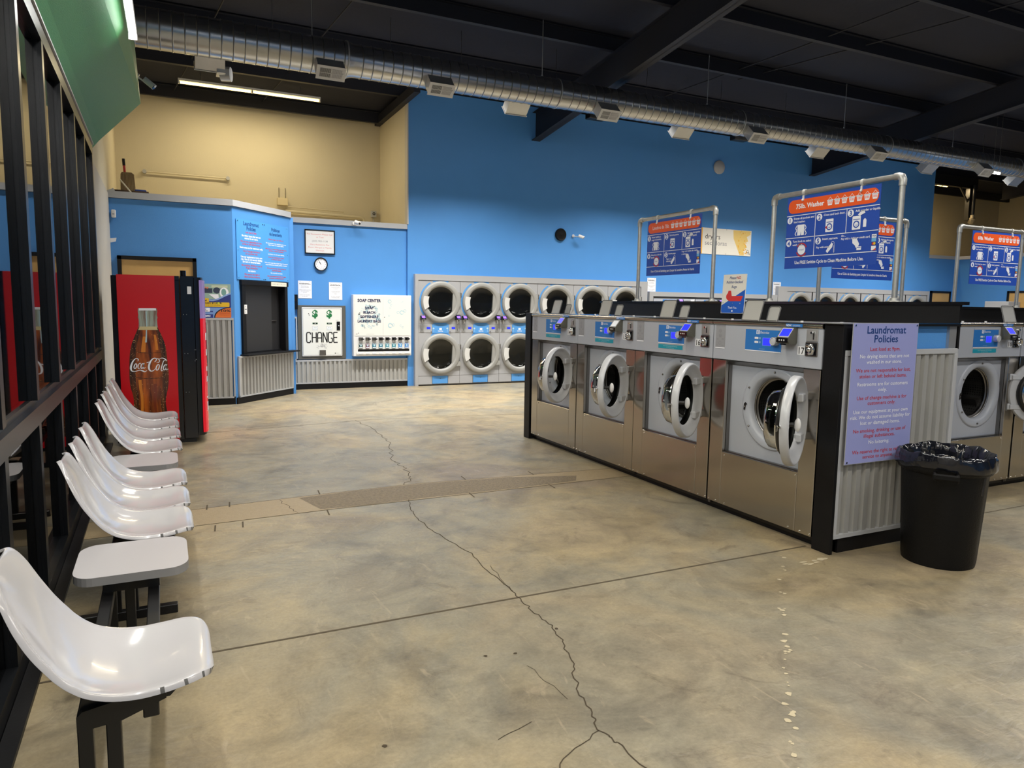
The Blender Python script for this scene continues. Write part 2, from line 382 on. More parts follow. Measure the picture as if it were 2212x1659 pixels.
def jag(p, q, n, amp):
    out = []
    for k in range(n+1):
        t = k/n; out.append((p[0]+(q[0]-p[0])*t+(random.uniform(-amp, amp) if 0 < k < n else 0), p[1]+(q[1]-p[1])*t+(random.uniform(-amp, amp) if 0 < k < n else 0)))
    return out
CR = [(1.40, 1.70), (1.39, 1.96), (1.36, 2.07), (1.4, 2.18), (1.43, 2.35), (1.51, 2.51), (1.57, 2.69), (1.62, 2.9), (1.6, 3.08), (1.62, 3.32), (1.61, 3.63), (1.64, 3.99), (1.56, 4.47), (1.55, 4.88), (1.59, 5.13), (1.64, 5.33)]
for i in range(len(CR)-1): groove(jag(CR[i], CR[i+1], 7, .011), .0052, CRACK)
C2 = [(1.75, 5.78), (1.88, 6.05), (1.93, 6.42), (1.91, 6.75), (2.11, 7.56), (2.18, 8.14), (2.19, 8.75), (2.13, 9.31)]
for i in range(len(C2)-1): groove(jag(C2[i], C2[i+1], 7, .03), .0055, CRACK)
groove(jag((1.0, 2.17), (1.16, 2.22), 5, .006), .003, CRACK); groove(jag((1.36, 2.07), (1.16, 1.98), 6, .012), .004, CRACK); groove(jag((1.16, 1.98), (1.02, 1.8), 6, .012), .004, CRACK)
groove(jag((1.62, 3.35), (1.66, 3.75), 6, .01), .003, CRACK); groove(jag((1.36, 2.3), (1.33, 2.6), 6, .01), .002, CRACK)
groove(jag((.78, 5.3), (.70, 5.7), 8, .02), .004, CRACK)
for x, y in ((.17, 5.62), (.33, 5.64), (1.02, 5.74), (2.3, 5.76), (2.95, 5.7), (.2, 5.06), (.38, 5.08), (.98, 5.14), (2.15, 5.19), (2.9, 5.2)): groove([(x, y), (x+.01, y+.14)], .011, JOINT)
CHL = [(3.44, 3.19), (3.13, 2.9), (2.79, 2.57), (2.5, 2.26), (2.19, 1.97), (2.04, 1.8), (1.80, 1.55)]
for k in range(40):
    i = random.randrange(len(CHL)-1); t = random.random(); x = CHL[i][0]*(1-t)+CHL[i+1][0]*t+random.uniform(-.015, .015); y = CHL[i][1]*(1-t)+CHL[i+1][1]*t+random.uniform(-.01, .01); r_ = random.uniform(.005, .017)
    n_ = 7; b.add([(x+r_*random.uniform(.5, 1.3)*math.cos(2*PI*q/n_), y+r_*random.uniform(.5, 1.3)*math.sin(2*PI*q/n_), .0014+.0001*(k % 4)) for q in range(n_)], [tuple(range(n_))], CHIP)
for k in range(9): x, y = 3.45+.22*random.random(), 3.0+.05*random.random(); b.add([(x+.03*random.uniform(.6, 1.2)*math.cos(2*PI*q/7), y+.014*random.uniform(.6, 1.2)*math.sin(2*PI*q/7), .0014+.0001*k) for q in range(7)], [tuple(range(7))], CHIP)
for x, y in ((1.2, 2.75), (1.33, 2.72), (1.62, 2.86), (.95, 1.95), (.62, 2.3)): b.add([(x+.011*random.uniform(.6, 1.2)*math.cos(2*PI*q/7), y+.009*random.uniform(.6, 1.2)*math.sin(2*PI*q/7), .0014) for q in range(7)], [tuple(range(7))], CRACK)
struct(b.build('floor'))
# roof: deck, purlins, tapered rafters
y0, y1 = -8, 15.2
b = MB(); b.add([(-1.5, y0, roofz(y0)), (30, y0, roofz(y0)), (30, y1, roofz(y1)), (-1.5, y1, roofz(y1)), (-1.5, y0, roofz(y0)+.1), (30, y0, roofz(y0)+.1), (30, y1, roofz(y1)+.1), (-1.5, y1, roofz(y1)+.1)],
    [(0, 1, 2, 3), (4, 7, 6, 5), (0, 4, 5, 1), (1, 5, 6, 2), (2, 6, 7, 3), (3, 7, 4, 0)], ROOF)
ceil = struct(b.build('ceiling'))
for k in range(14):
    y = 14.6-1.5*k; z = roofz(y)
    MB().box(-1.2, 28, y-.012, y+.012, z-.2, z-.012, STEELB).box(-1.2, 28, y-.012, y+.07, z-.212, z-.2, STEELB).box(-1.2, 28, y-.07, y, z-.02, z-.012, STEELB).build('roof_purlin', ceil)
for x in (-.98, 6.6, 14.17, 21.8):
    m_ = MB(); pr = [(12.94, 4.80), (12.94, roofz(12.94)-.22), (-7.5, roofz(-7.5)-.22), (-7.5, 7.1)]
    m_.prism(pr, 0, x-.008, x+.008, STEELB)
    m_.add([(x-.09, 12.94, 4.80), (x+.09, 12.94, 4.80), (x+.09, -7.5, 7.1), (x-.09, -7.5, 7.1), (x-.09, 12.94, 4.815), (x+.09, 12.94, 4.815), (x+.09, -7.5, 7.115), (x-.09, -7.5, 7.115)],
           [(0, 1, 2, 3), (4, 7, 6, 5), (0, 4, 5, 1), (1, 5, 6, 2), (3, 2, 6, 7), (0, 3, 7, 4)], STEELB)
    m_.add([(x-.09, 12.94, roofz(12.94)-.23), (x+.09, 12.94, roofz(12.94)-.23), (x+.09, -7.5, roofz(-7.5)-.23), (x-.09, -7.5, roofz(-7.5)-.23)], [(0, 1, 2, 3)], STEELB)
    m_.build('roof_rafter', ceil)
m_ = MB(); m_.box(3.86, 3.97, 12.2, 14.88, 5.18, 5.34, STEELB); m_.build('roof_rafter', ceil)
for (x0, ya, x1, yb) in ((1.6, 14.8, 2.6, 9.2), (.1, 14.8, 1.2, 8.4), (8.4, 12.6, 10.5, 5.5), (9.5, 10.5, 12.5, 4.5)):
    m_ = MB(); m_.sweep([(x0, ya, roofz(ya)-.08), ((x0+x1)/2, (ya+yb)/2, roofz((ya+yb)/2)-.12), (x1, yb, roofz(yb)-.08)], .012, STEELB, 6); m_.build('roof_bracing', ceil)
# walls
struct(MB().box(3.97, 18.8, 12.95, 13.1, 2.11, 5.45, BLUE).box(3.97, 4.09, 12.95, 13.1, 0, 2.11, BLUE).box(9.365, 9.418, 12.95, 13.1, 0, 2.11, BLUE).box(9.418, 13.18, 12.95, 13.1, 1.90, 2.11, BLUE).box(13.185, 13.196, 12.95, 13.1, 0, 2.11, BLUE).box(18.79, 18.8, 12.95, 13.1, 0, 2.11, BLUE).box(3.965, 3.985, 12.94, 13.1, 3.02, 5.38, WHITEWALL).build('wall_back'))
struct(MB().box(3.97, 4.09, 13.1, 14.9, 2.9, 5.42, BEIGE).build('wall_mezzanine_right'))
struct(MB().box(-.95, 4.09, 14.88, 15.0, 0, 5.6, BEIGE).build('wall_mezzanine_back'))
struct(MB().box(1.84, 3.965, 13.0, 13.1, 0, 2.93, BLUE).build('wall_change'))
struct(MB().box(1.80, 3.99, 12.96, 13.12, 2.93, 3.02, GTRIM).build('trim_1'))
struct(MB().box(-.86, .82, 11.41, 11.52, 0, 2.94, BLUE).build('wall_office_left'))
struct(MB().box(-.86, .83, 11.385, 11.53, 2.945, 3.035, GTRIM).build('trim_2'))
DG = math.atan2(1.02, .96); dM = Matrix.Translation((.82, 11.41, 0)) @ Matrix.Rotation(DG, 4, 'Z')
b = MB(); b.M = dM; b.box(0, .14, 0, .1, 0, 2.94, BLUE).box(1.26, 1.40, 0, .1, 0, 2.94, BLUE).box(.14, 1.26, 0, .1, 1.86, 2.94, BLUE).box(.14, 1.26, 0, .1, 0, .74, BLUE)
struct(b.build('wall_office_diagonal'))
b = MB(); b.M = dM; b.box(-.01, 1.415, -.025, .12, 2.945, 3.035, GTRIM); struct(b.build('trim_3'))
struct(MB().box(1.74, 1.84, 12.44, 13.1, 0, 2.94, BLUE).build('wall_office_return'))
struct(MB().box(4.0, 18.9, 13.72, 13.8, 0, 2.4, BLACKP).box(4.0, 18.9, 13.1, 13.8, 2.25, 2.4, BLACKP).build('wall_machine_bay'))
# office roof (storage deck behind the parapet)
b = MB(); b.prism([(-.85, 11.45), (.8, 11.45), (1.78, 12.46), (1.86, 13.05), (3.96, 13.05), (3.96, 14.87), (-.85, 14.87)], 2, 2.90, 2.938, BEIGE); struct(b.build('ceiling_office'))
# corrugated wainscots on the walls
def wains(name, M_, x0, x1, z1, z0=.10):
    b = MB(); b.M = M_; b.corr(x0+.02, x1-.02, z0+.02, z1-.03, CORR, -.022)
    b.box(x0, x1, -.036, -.002, z1-.03, z1, GTRIM).box(x0, x0+.02, -.034, -.002, z0, z1-.03, GTRIM).box(x1-.02, x1, -.034, -.002, z0, z1-.03, GTRIM).box(x0, x1, -.034, -.002, z0, z0+.02, GTRIM)
    return struct(b.build(name))
I4 = Matrix.Identity(4); T = Matrix.Translation
wains('trim_4', T((0, 11.41, 0)), -.5, .80, 1.30); wains('trim_5', dM, .03, 1.395, .725)
wains('trim_6', T((0, 13.0, 0)), 1.85, 4.08, .53); wains('trim_7', T((0, 13.0, 0)), 1.85, 1.955, 1.295, .53)
b = MB(); b.box(-.8, .80, 11.39, 11.409, 0, .10, BLACKP); struct(b.build('baseboard_left'))
b = MB(); b.M = dM; b.box(-.01, 1.40, -.022, -.001, 0, .10, BLACKP); struct(b.build('baseboard_diagonal'))
b = MB(); b.box(1.845, 4.085, 12.975, 12.999, 0, .10, BLACKP); struct(b.build('baseboard_change'))
# left side: pale wall past the glazing and beige mezzanine side
b = MB(); XA = XW(8.62)-.02
b.prism([(XA, 8.62), (XA-.25, 8.62), (-1.05, 11.45), (-.765, 11.45)], 2, 0, 3.0, WHITEWALL)
b.prism([(XA, 8.62), (XA-.25, 8.62), (-1.1, 14.95), (-.86, 14.95)], 2, 3.0, 5.75, BEIGE)
struct(b.build('wall_left'))
# right recess and its walls, walls behind the camera
b = MB(); b.box(18.8, 20.1, 12.95, 13.1, 0, 3.02, BLUE).box(20.0, 20.12, 3.0, 12.95, 0, 3.02, BLUE); struct(b.build('wall_right_low'))
b = MB(); b.box(18.8, 20.0, 12.92, 13.12, 3.02, 3.11, GTRIM).box(19.97, 20.14, 3.0, 13.12, 3.02, 3.11, GTRIM); struct(b.build('trim_8'))
struct(MB().box(18.8, 26, 14.9, 15.0, 0, 5.7, BEIGE).box(18.72, 18.80, 13.1, 15, 2.9, 5.5, BEIGE).build('wall_right_back'))
struct(MB().box(25.0, 25.15, -6, 15, 0, 7.5, BEIGE).build('wall_right'))
struct(MB().box(-1.5, 25, -6.2, -6.0, 0, 7.6, BLUE).build('wall_front'))
struct(MB().box(20.12, 25.0, 3.0, 14.9, 2.90, 2.97, BEIGE).box(18.8, 20.12, 13.12, 14.9, 2.90, 2.97, BEIGE).build('ceiling_right_rooms'))
# wooden doors in black frames
def door(name, M_, x0, x1, h, grey=False):
    b = MB(); b.M = M_; b.box(x0, x0+.05, -.03, .02, 0, h, BLACKP).box(x1-.05, x1, -.03, .02, 0, h, BLACKP).box(x0, x1, -.03, .02, h-.05, h, BLACKP)
    f_ = struct(b.build(name))
    b = MB(); b.M = M_; b.box(x0+.052, x1-.052, -.012, .01, .01, h-.053, WOOD); b.build('door_panel', f_)
    b = MB(); b.M = M_; b.cyl((x0+.13, -.012, 1.0), (x0+.13, -.07, 1.0), .014, CHROME).cyl((x0+.13, -.06, 1.0), (x0+.24, -.06, 1.0), .01, CHROME); b.build('door_handle', f_)
door('door_1', T((0, 11.388, 0)), -.69, .318, 2.16)
door('door_2', T((0, 12.935, 0)), 18.95, 19.80, 2.13)
door('door_3', T((19.985, 0, 0)) @ Matrix.Rotation(-PI/2, 4, 'Z'), -11.5, -10.3, 2.13)

# ------------------------------------------------------------------ glazed window wall
win = MB(); YE = 8.62; YN = .3
def yz(y, d): return (XW(y)-d, y)
def rail(bm, z0, z1, d0, d1, m=MULL):
    p = [yz(YN, d0), yz(YN, d1), yz(YE, d1), yz(YE, d0)]; bm.prism(p, 2, z0, z1, m)
rail(win, .0, .10, 0, .17); WIN = struct(win.build('window_1', bevel=.003))
b = MB(); rail(b, .93, 1.02, .0, .16); rail(b, 1.02, 1.05, .03, .13); b.build('transom', WIN)
b = MB(); rail(b, 3.02, 3.12, .0, .17); rail(b, 3.12, 3.135, -.012, .02, GTRIM); b.build('head', WIN)
MY = [.62+.883*k for k in range(10)]
for y in MY:
    for z0, z1 in ((.10, .93), (1.05, 3.02)):
        b = MB(); x = XW(y)
        b.box(x-.15, x-.001, y-.032, y+.032, z0, z1, MULL).box(x-.036, x-.024, y-.035, y+.035, z0, z1, MULL).box(x-.014, x-.008, y-.031, y+.031, z0, z1, MULL); b.build('mullion', WIN)
for i in range(len(MY)-1):
    for z0, z1 in ((.10, .93), (1.05, 3.02)):
        ya, yb = MY[i]+.03, MY[i+1]-.03
        b = MB(); b.prism([(XW(ya)-.047, ya), (XW(ya)-.041, ya), (XW(yb)-.041, yb), (XW(yb)-.047, yb)], 2, z0, z1, GLASS); b.build('glass_pane', WIN)
b = MB(); rail(b, .0, .02, -.06, -.002, BLACKP); struct(b.build('baseboard_window'))
# green bulkhead above the glazing
b = MB(); pts0 = lambda y: [(XW(y)-.02, 3.136), (XW(y)+.045, 3.22), (-.25, 3.655), (-.285, 4.27), (XW(y)-.35, 4.30), (XW(y)-.35, 3.136)]
A0, A1 = pts0(.0), pts0(8.9); n_ = 6
b.add([(x, .0, z) for x, z in A0]+[(x, 8.9, z) for x, z in A1], [(i, (i+1) % n_, n_+(i+1) % n_, n_+i) for i in range(n_)]+[tuple(range(n_)), tuple(range(11, 5, -1))], GREEN)
struct(b.build('wall_bulkhead'))
struct(MB().box(-1.15, -.62, -6, 8.9, 4.28, 6.9, BEIGE).box(-1.15, -.9, -6, .3, 0, 4.3, WHITEWALL).build('wall_window_upper'))

# ================================================================== WASHERS
def mk_body():
    b = MB()
    b.box(.008, .148, 0, .03, .07, 1.168, STEEL, .003).box(.875, 1.012, 0, .03, .07, 1.168, STEEL, .003)
    b.box(.150, .873, 0, .03, .07, .474, STEEL, .003)
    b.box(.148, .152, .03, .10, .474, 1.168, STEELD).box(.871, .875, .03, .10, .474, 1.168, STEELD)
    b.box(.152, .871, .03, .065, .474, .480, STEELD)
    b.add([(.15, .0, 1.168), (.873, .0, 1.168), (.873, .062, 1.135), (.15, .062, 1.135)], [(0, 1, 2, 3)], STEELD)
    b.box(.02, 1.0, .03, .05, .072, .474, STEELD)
    for x0, x1 in ((0, .012), (1.008, 1.02)): b.box(x0, x1, .03, 1.05, .04, 1.43, STEELD)
    b.box(.012, 1.008, 1.04, 1.05, .04, 1.43, STEELD).box(.0, 1.02, .05, 1.05, .03, .06, BLACKM)
    b.box(0, 1.02, .012, 1.10, 1.43, 1.442, GALV)
    for x in (.178, .86): b.cyl((x, 0, .452), (x, -.004, .452), .006, CHROME, 8)
    for x in (.03, .10, .20, .82, .92, 1.0): b.cyl((x, 0, .085), (x, -.004, .085), .005, CHROME, 8)
    return b
def mk_front():
    b = MB(); cx, cz = .575, .853
    b.plate_hole(.15, .873, .478, 1.14, cx, cz, .295, .062, WGREY)
    b.lathe([(.295, .062), (.290, .052), (.282, .05), (.245, .052), (.228, .062), (.220, .085), (.218, .10)], WGREY, (cx, 0, cz), n=48)
    for a in (88, 150, 183, 272, 215): b.ball((cx+.262*math.cos(R(a)), .048, cz+.262*math.sin(R(a))), .008, STEELD, 8)
    b.prism([(.305, .815), (.318, .815), (.322, .85), (.335, .862), (.322, .872), (.308, .862)], 1, .044, .047, BLACKM)
    return b
def mk_drum():
    b = MB(); c = (.575, 0, .853)
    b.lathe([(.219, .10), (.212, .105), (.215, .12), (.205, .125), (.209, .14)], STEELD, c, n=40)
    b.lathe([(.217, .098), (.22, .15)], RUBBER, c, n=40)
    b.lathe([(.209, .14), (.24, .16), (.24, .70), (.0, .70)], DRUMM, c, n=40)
    for a in (95, 215, 335):
        u, v = math.cos(R(a)), math.sin(R(a)); b.prism([(c[0]+.238*math.cos(R(a-9)), c[2]+.238*math.sin(R(a-9))), (c[0]+.238*math.cos(R(a+9)), c[2]+.238*math.sin(R(a+9))), (c[0]+.18*u, c[2]+.18*v)], 1, .18, .69, STEELD)
    return b
def mk_band():
    b = MB(); b.box(.004, 1.016, -.004, .05, 1.172, 1.43, WGREY, .004)
    # stainless bull-nose along the top edge
    b.sweep([(.003, .004, 1.448), (1.017, .004, 1.448)], .019, STEEL, 12)
    b.box(.003, 1.017, .006, .20, 1.438, 1.465, STEEL)
    b.rect(.72, .86, 1.437, 1.458, LBLUE, -.0162); b.text('NEW!', .745, 1.441, .018, WHI, -.0168, bold=.02)
    b.text('LOCATION', .81, 1.442, .012, WHI, -.0168, .06)
    # printed instructions
    y = -.0052
    b.rect(.03, .132, 1.252, 1.43, mat('decal_grey', srgb(150, 152, 158), .4), y); y -= .0006
    b.rect(.03, .132, 1.42, 1.428, INKG, y).rect(.03, .132, 1.254, 1.262, WHI, y)
    for z in (1.385, 1.35): b.arc(.078, z, .011, .014, 0, 360, INKG, y, 16); b.text('88', .078, z-.007, .017, INKG, y)
    b.arc(.078, 1.295, .012, .014, 0, 360, INKG, y, 16)
    for z in (1.325, 1.318, 1.275): b.rect(.04, .06, z, z+.003, INKG, y).rect(.095, .12, z, z+.003, INKG, y)
    return b
def mk_display(teal):
    b = MB(); y = -.006
    b.box(.342, .678, y, -.003, 1.258, 1.42, LBLUE); b.rect(.342, .678, 1.408, 1.42, GTRIM, y-.0005).rect(.342, .678, 1.256, 1.262, WHI, y-.0005)
    y -= .0008
    b.rect(.447, .477, 1.377, 1.405, WHI, y).arc(.462, 1.391, .008, .0105, 20, 340, LBLUE, y-.0004).rect(.459, .465, 1.380, 1.402, LBLUE, y-.0006)
    b.text('Electrolux', .484, 1.382, .026, WHI, y, align='L', w=.082)
    for z in (1.342, 1.314): b.rrect(.432, .468, z, z+.014, .004, WHI, y).rect(.474, .490, z, z+.014, mat('icon_blue', srgb(130, 170, 220)), y)
    for k, t in enumerate(('START', 'STOP')): b.text(t, .45, 1.345-.028*k, .008, INKG, y-.0004)
    b.rect(.508, .588, 1.298, 1.354, mat('lcd_bezel', srgb(130, 160, 240)), y).rect(.512, .584, 1.301, 1.351, LCD, y-.0005)
    b.text('select program', .505, 1.272, .009, SKYB, y)
    if teal:
        b.rect(.345, .665, 1.212, 1.246, TEAL, -.0055)
        b.text('Great Cleaning using Cold Technology', .505, 1.231, .012, SKYB, -.006, .29); b.text('Save energy and money', .505, 1.217, .010, SKYB, -.006, .15)
    return b
def mk_knob():
    b = MB(); b.lathe([(.030, -.004), (.030, -.03), (.027, -.042), (.022, -.044), (.021, -.040), (.012, -.043), (0, -.043)], PLG, (.633, 0, 1.333), n=24)
    for k in range(16): a = 2*PI*k/16; b.box(.633+.029*math.cos(a)-.0015, .633+.029*math.cos(a)+.0015, -.038, -.008, 1.333+.029*math.sin(a)-.0015, 1.333+.029*math.sin(a)+.0015, STEELD)
    return b
def mk_reader():
    b = MB(); x0, x1 = .708, .812
    b.prism([(0, 1.434), (-.030, 1.434), (-.082, 1.366), (-.086, 1.345), (-.074, 1.328), (-.02, 1.322), (0, 1.335)], 0, x0, x1, mat('reader_metal', srgb(120, 118, 108), .35, .7))
    b.box(x0+.006, x1-.006, -.090, -.084, 1.334, 1.364, BLACKG)
    for k in range(3): b.disc(x0+.032+.02*k, 1.350, .0055, WHITE, -.0908, 12)
    b.box(x0+.03, x1-.03, -.078, -.070, 1.318, 1.326, BLACKG)
    return b
def mk_screen(m):
    b = MB(); x0, x1 = .708, .812; d = Vector((0, -.052, -.068)).normalized(); n = Vector((0, d.z, -d.y)); P = lambda x, t, o: tuple(Vector((x, -.030, 1.434)) + d*t + n*o)
    b.add([P(x0+.005, .005, .0012), P(x1-.005, .005, .0012), P(x1-.005, .082, .0012), P(x0+.005, .082, .0012)], [(0, 1, 2, 3)], GTRIM)
    b.add([P(x0+.014, .014, .0022), P(x1-.012, .014, .0022), P(x1-.012, .073, .0022), P(x0+.014, .073, .0022)], [(0, 1, 2, 3)], m)
    return b
def mk_coin():
    b = MB(); b.box(.890, .982, -.010, -.003, 1.348, 1.428, GALV, .002).box(.946, .952, -.014, -.010, 1.362, 1.412, INK).cyl((.944, -.01, 1.405), (.944, -.028, 1.405), .008, CHROME, 10)
    b.box(.886, .984, -.012, -.003, 1.252, 1.344, STEELD, .003).box(.893, .978, -.016, -.012, 1.26, 1.336, BLACKG)
    b.sweep([(.918, -.03, 1.32), (.96, -.035, 1.325), (.972, -.035, 1.30), (.965, -.03, 1.275), (.93, -.025, 1.27)], .010, CHROME, 8).ball((.935, -.025, 1.298), .02, CHROME, 12)
    for x, z in ((.90, 1.265), (.90, 1.328)): b.cyl((x, -.016, z), (x, -.02, z), .005, CHROME, 8)
    return b
def mk_door():      # local origin on the hinge line; closed door lies towards -x; front is -y
    b = MB(); c = (-.29, 0, 0)
    b.lathe([(.215, .0), (.190, .0), (.188, -.006), (.192, -.012), (.222, -.024), (.250, -.040), (.262, -.050), (.268, -.053), (.274, -.052), (.2795, -.046), (.282, -.034), (.2835, -.006), (.279, .0), (.208, .0)], PLG, c, n=64)
    b.lathe([(.200, .0), (.226, .002), (.228, .012), (.222, .030), (.205, .040), (.19, .040)], RUBBER, c, n=48)
    b.lathe([(.203, .040), (.203, .046), (.186, .048)], CHROME, c, n=48)
    for z in (.13, -.13): b.box(-.16, .0, -.045, -.004, z-.028, z+.028, PLG, .008).cyl((0, -.02, z-.035), (0, -.02, z+.035), .013, STEELD, 12).box(-.13, -.02, -.002, .008, z-.02, z+.02, PLG, .003)
    b.box(-.585, -.548, -.01, .018, -.006, .006, CHROME, .002).box(-.588, -.578, .006, .018, -.03, .006, CHROME, .002)
    return b
def mk_bowl():
    b = MB(); b.lathe([(.200, -.008), (.192, .02), (.188, .07), (.180, .105), (.160, .122), (0, .128)], BOWL, (-.29, 0, 0), n=48)
    return b
def mk_handle():
    b = MB(); b.cyl((-.470, -.015, 0), (-.450, -.055, 0), .014, RUBBER, 12); b.ball((-.444, -.078, 0), .022, WHITE, 14, (.75, .9, 1.9)); return b
def mk_lid(x0, x1, y, h):
    b = MB(); w2 = (x1-x0)/2; r_ = .022; zt = 1.462; p = []
    for cx, cz, a in ((x1-r_, zt+h-r_, 0), (x0+r_, zt+h-r_, 90), (x0, zt, 180), (x1, zt, 270)):
        p += [(cx+r_*math.cos(R(a+15*k)), cz+r_*math.sin(R(a+15*k))) for k in range(7)] if cz > zt else [(cx, cz)]
    tl = .28
    n = len(p); vs = [(x, y+(z-zt)*tl, z) for x, z in p]+[(x, y+.006+(z-zt)*tl, z) for x, z in p]
    b.add(vs, [tuple(range(n)), tuple(range(2*n-1, n-1, -1))]+[(i, (i+1) % n, n+(i+1) % n, n+i) for i in range(n)], LIDP)
    b.sweep([vs[i] for i in range(n)], .0045, mat('lid_rim', srgb(95, 95, 95), .4), 6, closed=True)
    b.box(x0+.01, x1-.01, y-.006, y+.016, zt-.004, zt+.008, STEELD)
    return b
def make_washer(label, num, teal=True, group='front-loading washers of the nearest row'):
    t = thing('washing_machine', label, 'washing machine', group=group)
    body = mk_body().build('body', t); fr = mk_front().build('front_panel', t); dr = mk_drum().build('drum', t)
    band = mk_band().build('control_panel', t); mk_display(teal).build('display_panel', t); mk_knob().build('program_knob', t)
    rd = mk_reader().build('card_reader', t); mk_screen(LCD).build('screen', rd); mk_coin().build('coin_slot', t)
    d = mk_door().build('door', t, (.882, -.015, .862)); mk_bowl().build('door_glass', d); mk_handle().build('door_handle', d)
    mk_lid(.075, .255, .20, .155).build('soap_lid', t); mk_lid(.255, .365, .27, .11).build('soap_lid', t)
    for x in (.60, .93): MB().cyl((x, .26, 1.44), (x, .26, 1.475), .010, WHITE, 8).build('fixing_bolt', t)
    plate(t, num); return t
def plate(t, num):
    b = MB(); b.box(.820, .880, -.0062, -.0042, 1.256, 1.312, PAPER); b.text(num, .850, 1.263, .062, INK, -.0070, w=.046, bold=.012); b.build('number_plate', t)
def place_washer(t, loc, rz, ang):
    t.location = loc; t.rotation_euler = (0, 0, rz); kid(t, 'door')[0].rotation_euler = (0, 0, R(ang))
XF = 3.72
W1 = make_washer('stainless front-loading washer with open door, number 17, at the near end of the row', '17', False)
place_washer(W1, (XF, 4.242, 0), -PI/2, 121)
def washer_copy(label, num, loc, rz, ang, group='front-loading washers of the nearest row', teal=True):
    r = dup(W1, loc, rz, label, group)
    kid(r, 'door')[0].rotation_euler = (0, 0, R(ang))
    p = kid(r, 'number_plate')[0]; bpy.data.objects.remove(p); plate(r, num)
    if teal:
        p = kid(r, 'display_panel')[0]
        if not TEALP: TEALP.append(mk_display(True).build('display_panel', r)); bpy.data.objects.remove(p)
        else: p.data = TEALP[0].data
    return r
TEALP = []
washer_copy('stainless front-loading washer with open door, number 16, second in the near row', '16', (XF, 5.262, 0), -PI/2, 121)
washer_copy('stainless front-loading washer with open door, number 15, third in the near row', '15', (XF, 6.272, 0), -PI/2, 122)
washer_copy('stainless front-loading washer with open door, number 14, at the far end of the near row', '14', (XF, 7.29, 0), -PI/2, 123)
washer_copy('stainless washer number 18 behind the bin, its door swung wide open to the right', '18', (5.70, 3.72, 0), 0, 152, 'front-loading washers behind the bin')
washer_copy('stainless washer at the right edge of the photo, next after number 18', '19', (6.73, 3.72, 0), 0, 0, 'front-loading washers behind the bin')
for o in list(COL.objects):
    if o.name.startswith('card_reader') and o.parent and o.parent.get('label', '').find('number 15') > 0:
        for c in o.children: c.data = mk_screen(LCDW).build('tmp_screen').data
for o in [o for o in COL.objects if o.name.startswith('tmp_screen')]: bpy.data.objects.remove(o)

# ------------------------------------------------------------------ island casing around the washers
t = thing('washer_island', 'black framed island casing with corrugated end panel around washers 14 to 17', 'counter', (3.72, 3.07, 0))
def ib(name, b):
    b.M = None; o = b.build(name, t); o.matrix_parent_inverse = Matrix.Translation((-3.72, -3.07, 0)); return o
ib('end_post', MB().box(3.715, 3.742, 3.072, 3.215, 0, 1.468, BLACKP, .002).box(3.742, 3.84, 3.118, 3.215, 0, 1.468, BLACKP).box(3.742, 3.84, 3.076, 3.118, 1.305, 1.468, BLACKP).box(3.69, 3.86, 3.065, 3.225, 1.468, 1.476, GALV))
ib('end_post', MB().box(3.715, 3.80, 7.325, 7.46, 0, 1.468, BLACKP, .002).box(3.80, 3.82, 7.30, 7.40, 0, 1.46, WOODD))
ib('plinth', MB().box(3.78, 4.84, 3.16, 7.40, 0, .035, BLACKP).box(3.80, 3.83, 3.10, 7.4, .0, .07, BLACKP))
b = MB(); b.corr(3.76, 4.81, .12, 1.28, CORR, 3.092, .083, .014)
b.box(3.742, 4.835, 3.07, 3.1, 1.27, 1.305, GTRIM, .002).box(3.742, 3.768, 3.072, 3.1, .10, 1.27, GTRIM).box(4.80, 4.835, 3.066, 3.1, .10, 1.27, GTRIM, .002).box(3.742, 4.835, 3.07, 3.1, .10, .125, GTRIM)
ib('corrugated_panel', b)
ib('end_panel', MB().box(3.84, 4.76, 3.11, 3.16, 0, 1.455, BLUE).box(4.76, 4.835, 3.09, 3.16, 1.30, 1.455, GALV).box(3.80, 4.835, 3.085, 3.12, 0, .10, BLACKP))
ib('top_edge', MB().box(3.80, 4.85, 3.072, 3.16, 1.455, 1.470, BLACKP).box(3.86, 4.85, 3.07, 3.10, 1.470, 1.476, CHROME))
ib('worktop', MB().box(4.80, 4.85, 3.12, 7.46, 1.44, 1.455, GALV).box(3.8, 4.85, 7.31, 7.46, 1.44, 1.458, LBLUE))
b = MB(); b.prism([(4.85, 3.09), (4.872, 3.09), (5.45, 3.66), (5.45, 7.55), (4.85, 7.55)], 2, 1.30, 1.60, BLACKP)
b.prism([(4.835, 3.05), (4.885, 3.05), (5.48, 3.64), (5.48, 7.63), (4.835, 7.63)], 2, 1.60, 1.622, BLACKG); ib('service_trough', b)
ib('back_panel', MB().box(4.852, 4.87, 3.12, 7.5, 0, 1.30, BLACKP))
t2 = thing('washer_island', 'black service casing behind washer number 18, running to the right edge', 'counter', (5.6, 4.85, 0))
b = MB(); b.box(5.60, 9.9, 4.83, 5.75, 1.30, 1.59, BLACKP).box(5.58, 9.95, 4.81, 5.78, 1.59, 1.612, BLACKG)
o = b.build('service_trough', t2); o.matrix_parent_inverse = T((-5.6, -4.85, 0))
b = MB(); b.box(5.48, 9.9, 4.85, 4.88, 0, 1.30, BLACKP).box(5.60, 5.698, 3.74, 4.83, 0, 1.44, BLACKP).box(5.70, 7.76, 3.78, 4.83, 0, .03, BLACKP)
o = b.build('back_panel', t2); o.matrix_parent_inverse = T((-5.6, -4.85, 0))

